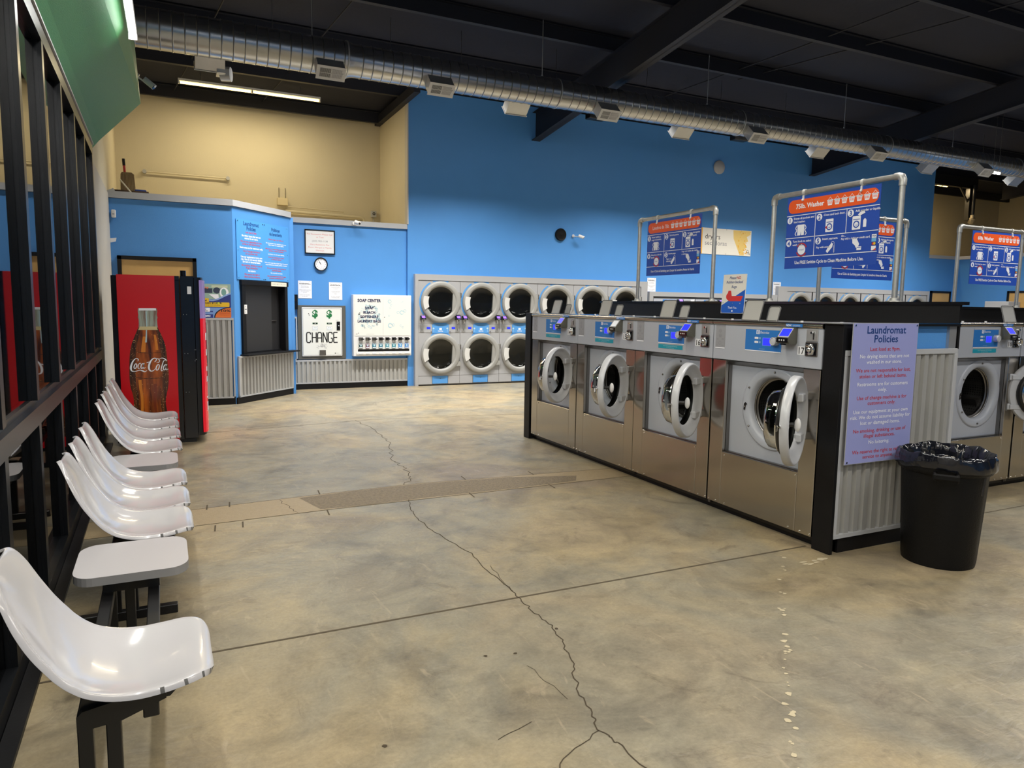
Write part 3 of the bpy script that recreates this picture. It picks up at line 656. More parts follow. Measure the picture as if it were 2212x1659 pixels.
# ------------------------------------------------------------------ policy boards
POL = [('N', 'Laundromat', 2), ('N', 'Policies', 2), ('R', 'Last load at 9pm.', 1), ('W', 'No drying items that are not', 1), ('W', 'washed in our store.', 1), ('R', 'We are not responsible for lost,', 1), ('R', 'stolen or left behind items.', 1),
       ('W', 'Restrooms are for customers', 1), ('W', 'only.', 1), ('R', 'Use of change machine is for', 1), ('R', 'customers only.', 1), ('W', 'Use our equipment at your own', 1), ('W', 'risk. We do not assume liability for', 1), ('W', 'lost or damaged items.', 1),
       ('R', 'No smoking, drinking or use of', 1), ('R', 'illegal substances.', 1), ('W', 'No loitering.', 1), ('R', 'We reserve the right to refuse', 1), ('R', 'service to anyone.', 1)]
b = MB(); b.box(-.30, .30, 0, .006, 0, .885, POLICY).box(-.303, .303, .001, .005, -.003, .888, GTRIM)
rows = [.823, .767, .714, .669, .633, .580, .543, .493, .456, .406, .372, .319, .283, .246, .196, .162, .120, .061, .027]
ws_ = [.36, .22, .28, .46, .33, .51, .44, .47, .08, .465, .26, .51, .56, .37, .49, .29, .195, .48, .285]
for (c, s_, k), z, wd in zip(POL, rows, ws_): b.text(s_, 0, z, .066 if k == 2 else .033, {'N': NAVY, 'R': REDD, 'W': WHI}[c], -.001, w=wd, bold=.006 if k == 1 else .015)
for x in (-.285, .285):
    for z in (.012, .873): b.cyl((x, 0, z), (x, -.004, z), .006, CHROME, 8)
o = b.build('policy_sign'); o.location = (4.068, 3.045, .588)
tag(o, 'lavender laundromat policies board screwed to the corrugated island end beside the bin', 'sign')
# blue bilingual board on the office wall
ESP = [('R', 'Ultima carga a las 9:00 p.m.', .40, .29), ('W', 'No se permite secar articulos que no se', .52, .40), ('W', 'hayan lavado en nuestra tienda.', .40, 0), ('R', 'No somos responsables de articulos', .54, 0), ('R', 'perdidos, robados u olvidados.', .38, 0), ('W', 'Los banos son solo para clientes.', .42, 0), ('R', 'El uso de la maquina de cambio', .40, 0), ('R', 'es solo para clientes.', .26, 0),
       ('W', 'Utilice nuestro equipo bajo su propio riesgo. No asumimos', .66, 0), ('W', 'responsabilidad por articulos perdidos o danados.', .56, 0), ('R', 'No se permite fumar, beber ni el uso de', .48, 0), ('R', 'sustancias ilegales.', .24, 0), ('W', 'No se permite merodear.', .31, 0), ('R', 'Nos reservamos el derecho de negar', .48, 0), ('R', 'el servicio a cualquier persona.', .38, 0)]
ez = [.650, .590, .562, .500, .470, .418, .370, .340, .280, .250, .195, .163, .120, .070, .040]
b = MB(); b.box(-.64, .64, 0, .006, 0, .895, mat('sky_blue_board', srgb(82, 156, 226), .35))
b.text('Laundromat', -.30, .815, .085, NAVY, -.001, w=.36, bold=.02); b.text('Policies', -.30, .745, .085, NAVY, -.001, w=.21, bold=.02)
bz = [.700, .648, .612, .560, .522, .470, 0, .420, .385, .335, .300, .262, .205, .170, .118, .070, .035]
BL = [('R', 'Last load at 9pm.', .26), ('W', 'No drying items that are not', .44), ('W', 'washed in our store.', .32), ('R', 'We are not responsible for lost,', .50), ('R', 'stolen or left behind items.', .42), ('W', 'Restrooms are for customers only.', .54), ('R', 'Use of change machine is', .40), ('R', 'for customers only.', .28), ('W', 'Use our equipment at your own', .50), ('W', 'risk. We do not assume liability', .50), ('W', 'for lost or damaged items.', .42), ('R', 'No smoking, drinking or use of', .48), ('R', 'illegal substances.', .28), ('W', 'No loitering.', .18), ('R', 'We reserve the right to', .36), ('R', 'refuse service to anyone.', .38)]
for (c, s_, wd), z in zip(BL, [.700, .645, .608, .560, .522, .468, .418, .380, .330, .292, .255, .205, .168, .120, .070, .032]):
    b.text(s_, -.30, z, .042, {'R': REDI, 'W': WHI}[c], -.001, w=wd, bold=.03 if c == 'W' else .01)
b.text('Politicas', .30, .790, .075, NAVY, -.001, w=.21, bold=.02); b.text('de lavanderia', .30, .720, .075, NAVY, -.001, w=.32, bold=.02)
for (c, s_, wd, _), z in zip(ESP, ez): b.text(s_, .31, z, .028, {'R': REDI, 'W': WHI}[c], -.001, w=min(wd, .60), bold=.02)
for x, z in ((-.61, .87), (-.02, .87), (.02, .87), (.6, .87), (-.61, .44), (.6, .44), (-.61, .03), (-.02, .02), (.02, .02), (.6, .03)): b.cyl((x, 0, z), (x, -.006, z), .007, INK if abs(x) < .05 else CHROME, 8)
o = b.build('policy_sign'); o.matrix_world = dM @ T((.706, -.012, 1.88)); tag(o, 'sky blue bilingual laundromat policies board on the angled office wall', 'sign')

# ------------------------------------------------------------------ hanging instruction signs
def basket(b, x, z, s, y):
    b.flat([(x-.5*s, z+.35*s), (x-.36*s, z-.4*s), (x+.36*s, z-.4*s), (x+.5*s, z+.35*s)], WHI, y).rect(x-.58*s, x+.58*s, z+.30*s, z+.45*s, WHI, y)
    b.line([(x-.35*s, z+.45*s), (x, z+.85*s), (x+.35*s, z+.45*s)], .05*s, WHI, y)
    for k in range(4): b.rect(x-.28*s+.17*s*k, x-.20*s+.17*s*k, z-.18*s, z+.18*s, ORANGE, y-.0004)
def washer_icon(b, x, z, s, y, red=False):
    b.rrect(x-.4*s, x+.4*s, z-.55*s, z+.55*s, .06*s, WHI, y).rect(x-.32*s, x+.32*s, z+.25*s, z+.31*s, SIGNB, y-.0004)
    b.arc(x, z-.12*s, .2*s, .3*s, 0, 360, SIGNB, y-.0004).arc(x, z-.12*s, .07*s, .11*s, 200, 20+360, SIGNB, y-.0004)
    if red: b.flat([(x-.45*s, z-.15*s), (x-.25*s, z), (x-.25*s, z-.3*s)], REDD, y-.0008)
def hand(b, x, z, s, y, card=False):
    if card:
        b.flat([(x-.5*s, z+.5*s), (x-.05*s, z+.45*s), (x+.2*s, z), (x+.1*s, z-.25*s), (x-.1*s, z-.3*s), (x-.2*s, z-.1*s), (x-.45*s, z+.1*s)], WHI, y)
        b.rrect(x-.02*s, x+.42*s, z-.5*s, z-.2*s, .03*s, WHI, y-.0004).rect(x+.02*s, x+.38*s, z-.30*s, z-.24*s, SIGNB, y-.0008)
    else:
        b.flat([(x-.6*s, z-.4*s), (x-.35*s, z), (x+.05*s, z+.4*s), (x+.25*s, z+.3*s), (x+.15*s, z-.05*s), (x-.1*s, z-.3*s), (x-.4*s, z-.6*s)], WHI, y)
        b.arc(x+.2*s, z+.35*s, .16*s, .2*s, -30, 200, WHI, y-.0004); b.line([(x+.42*s, z+.25*s), (x+.42*s, z-.55*s), (x+.34*s, z-.58*s), (x+.34*s, z+.15*s)], .03*s, WHI, y)
def sign_panel(lang, lb, nb):
    b = MB(); W_, H_ = .96, .64; y = -.002
    b.box(-W_/2, W_/2, 0, .004, -H_, 0, SIGNB)
    b.add([(-W_/2, -.0005, -H_), (W_/2, -.0005, -H_), (W_/2, -.0005, 0), (-W_/2, -.0005, 0)], [(0, 1, 2, 3)], SIGNB)
    b.rrect(-.465, .465, -.145, -.025, .055, ORANGE, y); y -= .0006
    ttl = {'en': lb+'lb. Washer', 'es': 'Lavadora de '+lb+'lb.'}[lang]
    b.text(ttl, -.38, -.105, .058, WHI, y, align='L', w=.31, bold=.03 if lang == 'en' else 0)
    for k in range(nb): basket(b, .43-.073*(nb-1-k), -.092, .056, y)
    for z in (-.165, -.365, -.535): b.rect(-.48, .48, z-.003, z+.003, WHI, y)
    b.rect(-.155, -.149, -.365, -.165, WHI, y).rect(.168, .174, -.365, -.165, WHI, y).rect(-.155, -.149, -.535, -.365, WHI, y)
    tx = {'en': [('Empty all pockets and', 'load washer.'), ('Close and lock door.', ''), ('Add powder or liquids.', ''), ('Turn knob to select', 'wash cycle.'), ('Insert payment.', '')],
          'es': [('Vaciar bolsillos y', 'cargar la lavadora.'), ('Cierre la puerta.', ''), ('Agregar detergente', 'polvo o liquido'), ('Seleccione ciclo de', 'lavado.'), ('Inserte pago.', '')]}[lang]
    for k, (x, z) in enumerate(((-.44, -.205), (-.11, -.205), (.21, -.205), (-.44, -.41), (-.11, -.41))):
        b.disc(x, z, .030, WHI, y); b.text(str(k+1), x, z-.020, .056, SIGNB, y-.0005, bold=.03)
        b.text(tx[k][0], x+.045, z+.004, .026, WHI, y, align='L', wmax=.235, bold=.02)
        if tx[k][1]: b.text(tx[k][1], x+.045, z-.026, .026, WHI, y, align='L', wmax=.2, bold=.02)
    # shirt, washer pictures, hands
    x, z = -.31, -.30
    b.flat([(x-.04, z+.05), (x+.04, z+.05), (x+.038, z-.045), (x+.004, z-.045), (x, z-.01), (x-.004, z-.045), (x-.038, z-.045)], WHI, y)
    for s_ in (-1, 1): b.line([(x+s_*.045, z+.045), (x+s_*.06, z+.02), (x+s_*.045, z), (x+s_*.065, z-.03), (x+s_*.05, z-.045)], .008, WHI, y)
    washer_icon(b, .0, -.285, .10, y, True); washer_icon(b, .27, -.29, .10, y)
    b.flat([(.335, -.33), (.365, -.33), (.365, -.275), (.357, -.262), (.343, -.262), (.335, -.275)], WHI, y); b.flat([(.28, -.225), (.30, -.235), (.35, -.215), (.34, -.195), (.31, -.195)], WHI, y)
    b.disc(-.29, -.475, .044, WHI, y).arc(-.29, -.475, .050, .062, 20, 150, REDD, y).arc(-.29, -.475, .050, .062, 200, 330, REDD, y); b.text('START', -.29, -.482, .020, SIGNB, y-.0005, w=.06)
    hand(b, .03, -.47, .085, y); hand(b, .29, -.465, .10, y, True)
    if lang == 'en':
        b.text('Pay with coins.', -.125, -.475, .024, WHI, y, align='L', wmax=.14, bold=.02); b.text('Or...', .13, -.395, .024, WHI, y, align='L', bold=.02); b.text('Pay with a debit or credit card.', .13, -.42, .024, WHI, y, align='L', w=.28, bold=.02)
        b.text('Use FREE Sanitize Cycle to Clean Machine Before Use.', 0, -.600, .040, WHI, y, w=.72, bold=.02)
    else:
        b.text('Pagar con', -.10, -.465, .024, WHI, y, align='L', wmax=.1, bold=.02); b.text('monedas.', -.10, -.49, .024, WHI, y, align='L', wmax=.1, bold=.02); b.text('Pagar con tarjeta de credito', .17, -.395, .024, WHI, y, align='L', w=.27, bold=.02); b.text('o debito.', .17, -.425, .024, WHI, y, align='L', wmax=.1, bold=.02)
        b.text('Use el Ciclo de Sanitizing para Limpiar la Lavadora Antes de Usarla', 0, -.600, .036, WHI, y, w=.78, bold=.02)
    b.rect(.425, .468, -.425, -.395, WHI, y).rect(.425, .468, -.455, -.427, mat('card_blue', srgb(110, 180, 230)), y).rect(.425, .468, -.485, -.457, NAVY, y).disc(.440, -.471, .011, REDD, y-.0004).disc(.453, -.471, .011, YEL, y-.0005).rect(.425, .468, -.525, -.490, WHI, y).flat([(.440, -.525), (.468, -.525), (.468, -.507)], ORANGE, y-.0004)
    b.text('VISA', .4465, -.416, .018, NAVY, y-.0005, bold=.02)
    return b
def sign_stand(label, slabel, lang, lb, nb, loc, rz, w_, sx, zb=1.622, zt=2.60, group='galvanised pipe sign frames'):
    t = thing('sign_frame', label, 'sign frame', (loc[0], loc[1], zb), rz, group)
    h = zt-zb
    for x in (0, w_):
        b = MB(); b.cyl((x, 0, 0), (x, 0, h-.05), .0215, PIPE, 14).lathe([(.022, .035), (.032, .03), (.035, .012), (.062, .010), (.065, 0)], PIPE, (x, 0, 0), 'z', 20).box(x-.075, x+.075, -.06, .06, -.0, .004, BLACKM); b.build('post', t)
    b = MB(); b.cyl((.04, 0, h), (w_-.04, 0, h), .0215, PIPE, 14)
    for x, s_ in ((0, 1), (w_, -1)):
        b.sweep([(x, 0, h-.075), (x, 0, h-.03), (x+s_*.012, 0, h-.008), (x+s_*.035, 0, h), (x+s_*.07, 0, h)], [.028, .029, .030, .029, .028], PIPE, 14)
    b.build('crossbar', t)
    s = thing('instruction_sign', slabel, 'sign', (0, 0, 0), rz, 'blue washing instruction signs')
    M_ = Matrix.Translation((loc[0], loc[1], zb)) @ Matrix.Rotation(rz, 4, 'Z') @ T((sx, -.012, h-.035)); s.matrix_world = M_
    sign_panel(lang, lb, nb).build('panel', s)
    for x in (-.30, .30):
        b = MB(); b.lathe([(.022, -.012), (.027, -.012), (.027, .012), (.022, .012), (.022, -.012)], mat('clamp_plastic', srgb(205, 205, 200), .4), (x, .012, .035), 'x', 18).box(x-.008, x+.008, -.012, .008, -.04, .006, WHITE, .003).ball((x, -.012, -.035), .011, WHITE, 8); b.build('hanger_clip', s)
    return t
P5 = 5.15
sign_stand('tall galvanised pipe frame on the black trough, holding the 75lb washer sign', 'blue and orange English sign for the 75lb washer, seven baskets, nearest on its pipe frame', 'en', '75', 7, (P5, 5.12), -PI/2, 1.31, .655)
sign_stand('galvanised pipe frame at the far end of the trough in front of the dryers sign', 'blue Spanish washer sign of seven baskets left of the yellow dryers sign', 'es', '75', 7, (P5, 7.27), -PI/2, 1.34, .66)
sign_stand('galvanised pipe frame standing behind the nearest sign frame, half hidden', 'blue Spanish washer sign partly hidden behind the 75lb washer sign', 'es', '60', 6, (6.22, 5.5), 0, 1.33, .65, 1.612, 2.57)
sign_stand('galvanised pipe frame furthest right, in front of the wooden door', 'blue English sign for the 60lb washer, six baskets, at the right edge', 'en', '60', 6, (8.47, 5.48), 0, 1.25, .715, 1.612, 2.57)
# please no rubber-backed rugs
b = MB(); W_, H_ = .31, .37
b.box(-W_/2, W_/2, 0, .005, 0, H_, WHITE); y = -.0008
b.rect(-W_/2+.004, W_/2-.004, .004, H_-.004, mat('cream_card', srgb(236, 232, 222), .5), y); b.flat([(-.151, .004), (.151, .004), (.151, .225), (-.151, .075)], mat('sign_blue', srgb(24, 92, 196), .4), y-.0005)
for s_, z, x in (('Please', .325, -.025), ('Rubber-backed', .285, 0), ('Rugs', .240, 0)): b.text(s_, x, z, .036, NAVY, y-.001, bold=.01, slant=.25, wmax=.22)
b.text('NO', .055, .325, .036, REDD, y-.001, bold=.02)
b.flat([(-.055, .115), (.105, .115), (.13, .165), (-.03, .165)], mat('rug_red', srgb(216, 54, 50), .5), y-.001).arc(-.06, .16, .0, .035, 0, 360, mat('rug_red', ()), y-.0013).flat([(-.085, .15), (-.02, .165), (-.035, .215), (-.07, .215)], mat('rug_red', ()), y-.0011).arc(-.06, .155, .010, .013, 0, 300, REDD, y-.0016)
b.flat([(-.095, .16), (-.055, .115), (-.03, .115), (-.03, .165)], mat('rug_red', ()), y-.0012)
b.text('Thank You.', .0, .045, .028, WHI, y-.001, w=.12, bold=.01).disc(0, .022, .009, WHI, y-.001)
for x, z in ((-.13, .10), (.0, .095), (.10, .095), (-.14, .01), (.14, .01)): b.cyl((x, 0, z), (x, -.004, z), .005, CHROME, 8)
o = b.build('rug_notice'); o.location = (4.812, 5.25, 1.508); o.rotation_euler = (R(-3), 0, -PI/2)
tag(o, 'cream and blue notice against rubber-backed rugs leaning on the black trough', 'sign')

# ================================================================== DRYERS
def mk_cab():
    b = MB(); y = 0
    for x0, x1, z0, z1, cz in ((.002, .835, 1.18, 1.995, 1.595), (.002, .835, .19, 1.005, .605)):
        b.plate_hole(x0, x1, z0, z1, .44, cz, .30, y, DGREY)
    b.box(.002, .40-.13, -.002, .02, .03, .183, DGREY).box(.602, .835, -.002, .02, .03, .183, DGREY).box(.28, .592, -.006, .02, .035, .183, DBLUE, .002)
    b.box(.43, .445, -.008, -.006, .13, .14, NAVY)
    b.box(.002, .835, .0, .01, 1.008, 1.177, DGREY).box(0, .837, .003, .02, .02, 2.0, STEELD)
    b.flat([(.27, 1.995), (.61, 1.995), (.55, 1.93), (.33, 1.93)], DBLUE, -.001)
    b.flat([(.33, 1.90-.72), (.55, 1.18), (.60, 1.20), (.28, 1.20)], DBLUE, -.001); b.flat([(.28, 1.005), (.60, 1.005), (.66, .92), (.22, .92)], DBLUE, -.001)
    b.arc(.44, 1.595, .395, .425, 120, 215, DBLUE, -.001)
    for x0, x1, z0, z1 in ((0, .01, .02, 2), (.827, .837, .02, 2)): b.box(x0, x1, .01, .72, z0, z1, STEELD)
    b.box(0, .837, .70, .72, .02, 2.0, STEELD)
    return b
def mk_dpanel():
    b = MB(); y = -.003
    b.box(.008, .272, -.004, .005, 1.02, 1.165, DGREY, .002).box(.608, .829, -.004, .005, 1.02, 1.165, DGREY, .002).box(.275, .605, -.006, .005, 1.005, 1.18, DBLUE)
    b.rect(.415, .465, 1.065, 1.105, WHI, -.0066); b.text('Electrolux', .44, 1.035, .03, WHI, -.0066, w=.10, bold=.02)
    for x in (.30, .575): b.disc(x, 1.095, .018, SKYB, -.0066).rect(x, x+.006, 1.03, 1.09, SKYB, -.0068)
    for x in (.165, .665): b.rect(x, x+.072, 1.078, 1.122, mat('lcd_bezel2', srgb(60, 90, 190)), -.0046).rect(x+.005, x+.067, 1.082, 1.118, LCD, -.005)
    for x in (.03, .745): b.box(x, x+.075, -.010, -.004, 1.03, 1.155, GALV).box(x+.034, x+.040, -.014, -.010, 1.05, 1.09, INK)
    for x in (.255, .635): b.cyl((x, -.004, 1.04), (x, -.03, 1.04), .012, INKG, 10)
    return b
def mk_dreader():
    b = MB()
    for x in (.03, .735):
        b.prism([(0, 1.335), (-.06, 1.335), (-.105, 1.285), (-.105, 1.262), (0, 1.255)], 0, x, x+.09, BLACKG)
        b.add([(x+.012, -.064, 1.333), (x+.078, -.064, 1.333), (x+.078, -.099, 1.294), (x+.012, -.099, 1.294)], [(0, 1, 2, 3)], LCDP)
        for k in range(3): b.disc(x+.025+.02*k, 1.274, .005, WHITE, -.1056, 8)
        b.sweep([(x+.03, -.05, 1.26), (x+.035, -.05, 1.23), (x+.05, -.03, 1.21), (x+.05, -.005, 1.19)], .008, PAPER, 6)
    return b
def mk_ddoor():
    b = MB(); b.lathe([(.285, -.02), (.288, -.040), (.298, -.044), (.306, -.056), (.325, -.060), (.365, -.058), (.388, -.046), (.394, -.028), (.395, -.004)], DRING, (.44, 0, 0), n=48)
    b.prism([(.68, .19), (.842, .19), (.842, .09), (.79, .08), (.80, -.14), (.845, -.15), (.845, -.235), (.66, -.235)], 1, -.045, -.004, DRING)
    b.cyl((.838, -.04, .09), (.838, -.04, .18), .012, STEELD, 8)
    return b
def mk_dglass():
    b = MB(); b.lathe([(.287, -.022), (.27, -.012), (.15, -.005), (0, 0)], DGLASS, (.44, 0, 0), n=40); return b
def mk_dhandle():
    b = MB(); p = []
    for r_, s_ in ((.265, 1), (.365, -1)): p += [(.44+r_*math.cos(R(a)), r_*math.sin(R(a))) for a in (range(158, 206, 6) if s_ > 0 else range(204, 156, -6))]
    b.prism(p, 1, -.072, -.03, WHITE if 0 else mat('dryer_handle', srgb(206, 206, 204), .3)); b.line([(.14, -.13), (.08, -.16)], .004, INKG, -.0725); return b
def mk_ddrum():
    b = MB(); c = (.44, 0, 0); b.lathe([(.30, .0), (.31, .06), (.36, .08), (.36, .60), (.0, .62)], mat('dryer_drum', (.34, .35, .34), .32, .9), c, n=36)
    for a in (80, 200, 320): b.prism([(c[0]+.36*math.cos(R(a-8)), .36*math.sin(R(a-8))), (c[0]+.36*math.cos(R(a+8)), .36*math.sin(R(a+8))), (c[0]+.29*math.cos(R(a)), .29*math.sin(R(a)))], 1, .1, .59, STEELD)
    return b
DL = ['first stack from the soap machine', 'second stack from the soap machine', 'third stack, beside the black island post', 'fourth stack, above the washer lids', 'fifth stack, left of the pipe frame', 'sixth stack, last before the short washers']
t = thing('stacked_dryer', 'grey stacked dryer with two round doors, '+DL[0], 'dryer', group='stacked dryers along the blue wall')
mk_cab().build('cabinet', t); mk_dpanel().build('control_panel', t); mk_dreader().build('card_reader', t)
for z in (1.595, .605):
    d = mk_ddoor().build('door', t, (0, 0, z)); mk_dglass().build('door_glass', d); mk_dhandle().build('door_handle', d); mk_ddrum().build('drum', t, (0, 0, z))
D1 = t; YD = 12.86; DW = .839
t.location = (4.15, YD, 0)
for k in range(1, 6): dup(D1, (4.15+DW*k, YD, 0), 0, 'grey stacked dryer with two round doors, '+DL[k])
DL2 = ['first dryer of the far bank, beside the small warning sheet', 'second dryer of the far bank, behind the sign pipe', 'third dryer of the far bank', 'fourth dryer of the far bank', 'fifth dryer of the far bank, its top door ajar', 'last dryer of the far bank, beside the wooden door']
for k in range(6):
    r = dup(D1, (13.50+.868*k, YD, 0), 0, 'grey stacked dryer, '+DL2[k], 'stacked dryers of the far bank')
b = MB(); b.box(4.085, 4.148, YD-.012, 12.948, 0, 2.11, DGREY).box(4.148, 9.36, YD-.012, 12.948, 2.0, 2.11, DGREY).box(9.19, 9.36, YD-.012, 12.948, 0, 2.0, DGREY).box(4.148, 9.19, YD, YD+.02, 0, .02, BLACKP)
b.box(9.20, 9.205, YD-.014, YD-.011, .1, 1.99, INKG); struct(b.build('trim_9'))
b = MB(); b.box(13.2, 13.5, YD-.012, 12.948, 0, 2.11, DGREY).box(13.5, 18.79, YD-.012, 12.948, 2.0, 2.11, DGREY).box(18.71, 18.79, YD-.012, 12.948, 0, 2.0, DGREY); struct(b.build('trim_10'))
# short wall washers between the dryer banks
b = MB(); b.box(9.42, 13.18, YD-.012, 12.948, 1.80, 1.90, DGREY).box(9.42, 9.52, YD-.012, 12.948, 0, 1.80, DGREY).box(13.0, 13.18, YD-.012, 12.948, 0, 1.80, DGREY); struct(b.build('trim_11'))
WL = ['left', 'middle', 'right']
def wall_washer(k):
    t = thing('wall_washing_machine', 'grey built-in washer in the low wall bay, %s one of three' % WL[k], 'washing machine', (9.53+1.155*k, YD, 0), 0, 'built-in washers in the low bay')
    b = MB(); b.plate_hole(.0, 1.15, .05, 1.45, .575, .8, .30, 0, STEEL).box(0, 1.15, .01, .03, .05, 1.79, STEELD).box(0, .01, 0, .08, .02, 1.79, STEELD).box(1.14, 1.15, 0, .08, .02, 1.79, STEELD).box(.0, 1.15, 0, .04, .0, .05, BLACKM); b.build('body', t)
    b = MB(); b.box(.004, 1.146, -.01, .02, 1.46, 1.755, WGREY, .003).box(.0, 1.15, -.004, .02, 1.77, 1.785, STEELD).box(.25, .60, -.014, -.01, 1.52, 1.735, LBLUE); b.text('Electrolux', .42, 1.685, .035, WHI, -.015, w=.12, bold=.02); b.rect(.44, .52, 1.56, 1.62, LCD, -.015).box(.88, 1.0, -.014, -.01, 1.52, 1.72, GALV).rect(1.03, 1.13, 1.66, 1.74, PAPER, -.0105); b.build('control_panel', t)
    b = MB(); b.prism([(0, 1.745), (-.07, 1.745), (-.11, 1.68), (-.10, 1.64), (0, 1.64)], 0, .63, .77, BLACKG).add([(.655, -.0725, 1.744), (.745, -.0725, 1.744), (.745, -.108, 1.688), (.655, -.108, 1.688)], [(0, 1, 2, 3)], LCDP); b.build('card_reader', t)
    b = MB(); b.lathe([(.26, -.03), (.27, -.06), (.33, -.06), (.36, -.02), (.36, -.002)], PLG, (.575, 0, .8), n=40).lathe([(.26, -.03), (.2, -.01), (0, 0)], DGLASS, (.575, 0, .8), n=32); b.build('door', t)
for k in range(3): wall_washer(k)

# ================================================================== CHANGE WALL OBJECTS (faces -y, wall plane y = 13)
def onwall(b, name, label, cat, loc, rz=0, group=None):
    o = b.build(name); o.location = loc; o.rotation_euler = (0, 0, rz); return tag(o, label, cat, group)
# change machine
t = thing('change_machine', 'white bill change machine in a dark grey surround, printed CHANGE', 'change machine', (2.386, 12.99, .54))
b = MB(); b.box(-.422, .422, -.03, 0, 0, .96, mat('change_surround', srgb(88, 88, 84), .45), .003); b.build('surround', t)
b = MB(); b.box(-.352, .352, -.05, -.028, .055, .925, WHITE, .006).rect(-.335, .335, .072, .905, mat('change_face', srgb(226, 228, 224), .4), -.0505)
y = -.0512; b.line([(-.335, .072), (.335, .072), (.335, .905), (-.335, .905), (-.335, .072)], .005, INKG, y)
for x in (-.125, .125): b.text('$', x, .755, .17, GREENI, y, bold=.05, w=.10); b.rect(x-.045, x+.045, .625, .655, GREENI, y).rect(x-.038, x+.038, .630, .650, INK, y-.0004).rect(x-.048, x+.048, .515, .59, GTRIM, y).rect(x-.043, x+.043, .52, .585, WHI, y-.0003)
b.disc(-.125, .64, .008, WHI, y-.0008, 10).disc(.115, .64, .006, WHI, y-.0008, 10).disc(.135, .64, .006, WHI, y-.0008, 10)
for x in (-.125, .125): b.text('$1 $5', x, .56, .022, GREENI, y-.0006); b.text('$10 $20', x, .53, .022, GREENI, y-.0006)
# block letters of the word CHANGE, drawn as strokes
def blk(path, x): b.line([(x+p*.070, .30+q*.18) for p, q in path], .020, INK, y)
blk([(1, .8), (.85, 1), (.15, 1), (0, .85), (0, .15), (.15, 0), (.85, 0), (1, .2)], -.275); blk([(0, 0), (0, 1)], -.178); blk([(1, 0), (1, 1)], -.178); blk([(0, .5), (1, .5)], -.178)
blk([(0, 0), (0, .85), (.2, 1), (.8, 1), (1, .85), (1, 0)], -.084); blk([(0, .45), (1, .45)], -.084); blk([(0, 0), (0, 1), (1, 0), (1, 1)], .012)
blk([(1, .8), (.85, 1), (.15, 1), (0, .85), (0, .15), (.15, 0), (.85, 0), (1, .15), (1, .42), (.6, .42)], .106); blk([(1, 1), (0, 1), (0, 0), (1, 0)], .200); blk([(0, .5), (.9, .5)], .200)
random.seed(3)
for k in range(26):
    cx, cz = random.gauss(0, .045), random.uniform(.20, .275); b.arc(cx, cz, .012, .0145, random.uniform(0, 180), random.uniform(200, 360), INKG, y, 8)
b.text('QUARTERS', .0, .225, .02, INKG, y-.0005); b.disc(.225, .105, .010, INK, y).text('standard', .255, .10, .016, INKG, y); b.cyl((-.235, -.05, .815), (-.235, -.055, .815), .008, STEELD, 8).cyl((-.222, -.05, .79), (-.222, -.055, .79), .009, GALV, 8)
b.text('Quarters', .265, .695, .014, INKG, y); b.build('face_panel', t)
MB().box(.255, .315, -.062, -.05, .52, .675, BLACKG, .003).ball((.29, -.07, .60), .014, CHROME, 10, (1, .6, .8)).build('lock', t)
MB().prism([(-.052, .165), (.052, .165), (.055, .075), (-.055, .075)], 1, -.075, -.05, STEELD).box(-.05, .05, -.078, -.075, .11, .115, CHROME).build('coin_cup', t)
# soap machine
t = thing('soap_vending_machine', 'white soap center vending machine with eight coin slides on the blue wall', 'vending machine', (3.46, 12.99, .59))
b = MB(); b.box(-.54, .545, -.15, 0, 0, 1.115, WHITE, .006); b.build('cabinet', t)
FACE = mat('soap_face', srgb(226, 226, 222), .35)
b = MB(); y = -.156; b.box(-.515, .002, -.155, -.15, .37, 1.09, FACE, .002).box(.008, .52, -.155, -.15, .37, 1.09, FACE, .002)
random.seed(5)
for k in range(90):
    r_, a = .2*math.sqrt(random.random()), random.uniform(0, 2*PI); rr = random.uniform(.008, .028); cx, cz = -.25+r_*math.cos(a)*1.0, .72+r_*math.sin(a)*1.15
    b.arc(cx, cz, rr*.55, rr, random.uniform(0, 360), random.uniform(380, 640), SKYB, y-.0002*(k % 5), 10)
for s_, z, h, wd in (('SOAP CENTER', .985, .075, .43), ('SOAP', .855, .065, .16), ('BLEACH', .775, .065, .22), ('SOFTENERS', .695, .065, .33), ('LAUNDRY BAGS', .615, .065, .43)): b.text(s_, -.25, z, h, NAVY if 0 else mat('dark_navy', srgb(30, 36, 78), .5), y-.0015, w=wd, bold=.035)
for cx, cz, rr in ((.13, 1.0, .036), (.16, .93, .02), (.14, .88, .014), (.38, .995, .012), (.35, .99, .010), (.36, .80, .040), (.29, .80, .026), (.42, .83, .028), (.12, .74, .018), (.14, .56, .045), (.20, .57, .025), (.34, .56, .018), (.38, .53, .02)):
    b.arc(cx, cz, rr*.6, rr, 20, 300, SKYB, y, 16).arc(cx, cz, rr*.85, rr, 0, 360, SKYB, y-.0003, 16)
b.disc(.035, .71, .008, INK, y, 10).text('A', -.45, .405, .04, INKG, y).rect(-.49, -.47, .40, .41, INK, y).rect(-.31, -.16, .40, .403, INKG, y).rect(-.50, .525, .364, .368, GTRIM, -.1525)
b.build('front_door', t)
b = MB(); b.box(-.46, .505, -.153, -.15, .085, .125, BLACKP).box(-.49, .53, -.162, -.15, .03, .075, WHITE, .003).rect(-.48, .51, .130, .235, FACE, -.1512); b.build('dispensing_tray', t)
pk = [srgb(60, 84, 84), srgb(110, 70, 96), srgb(30, 110, 140), srgb(30, 110, 140), srgb(60, 140, 160), srgb(40, 130, 150), srgb(50, 140, 210), srgb(40, 120, 200)]
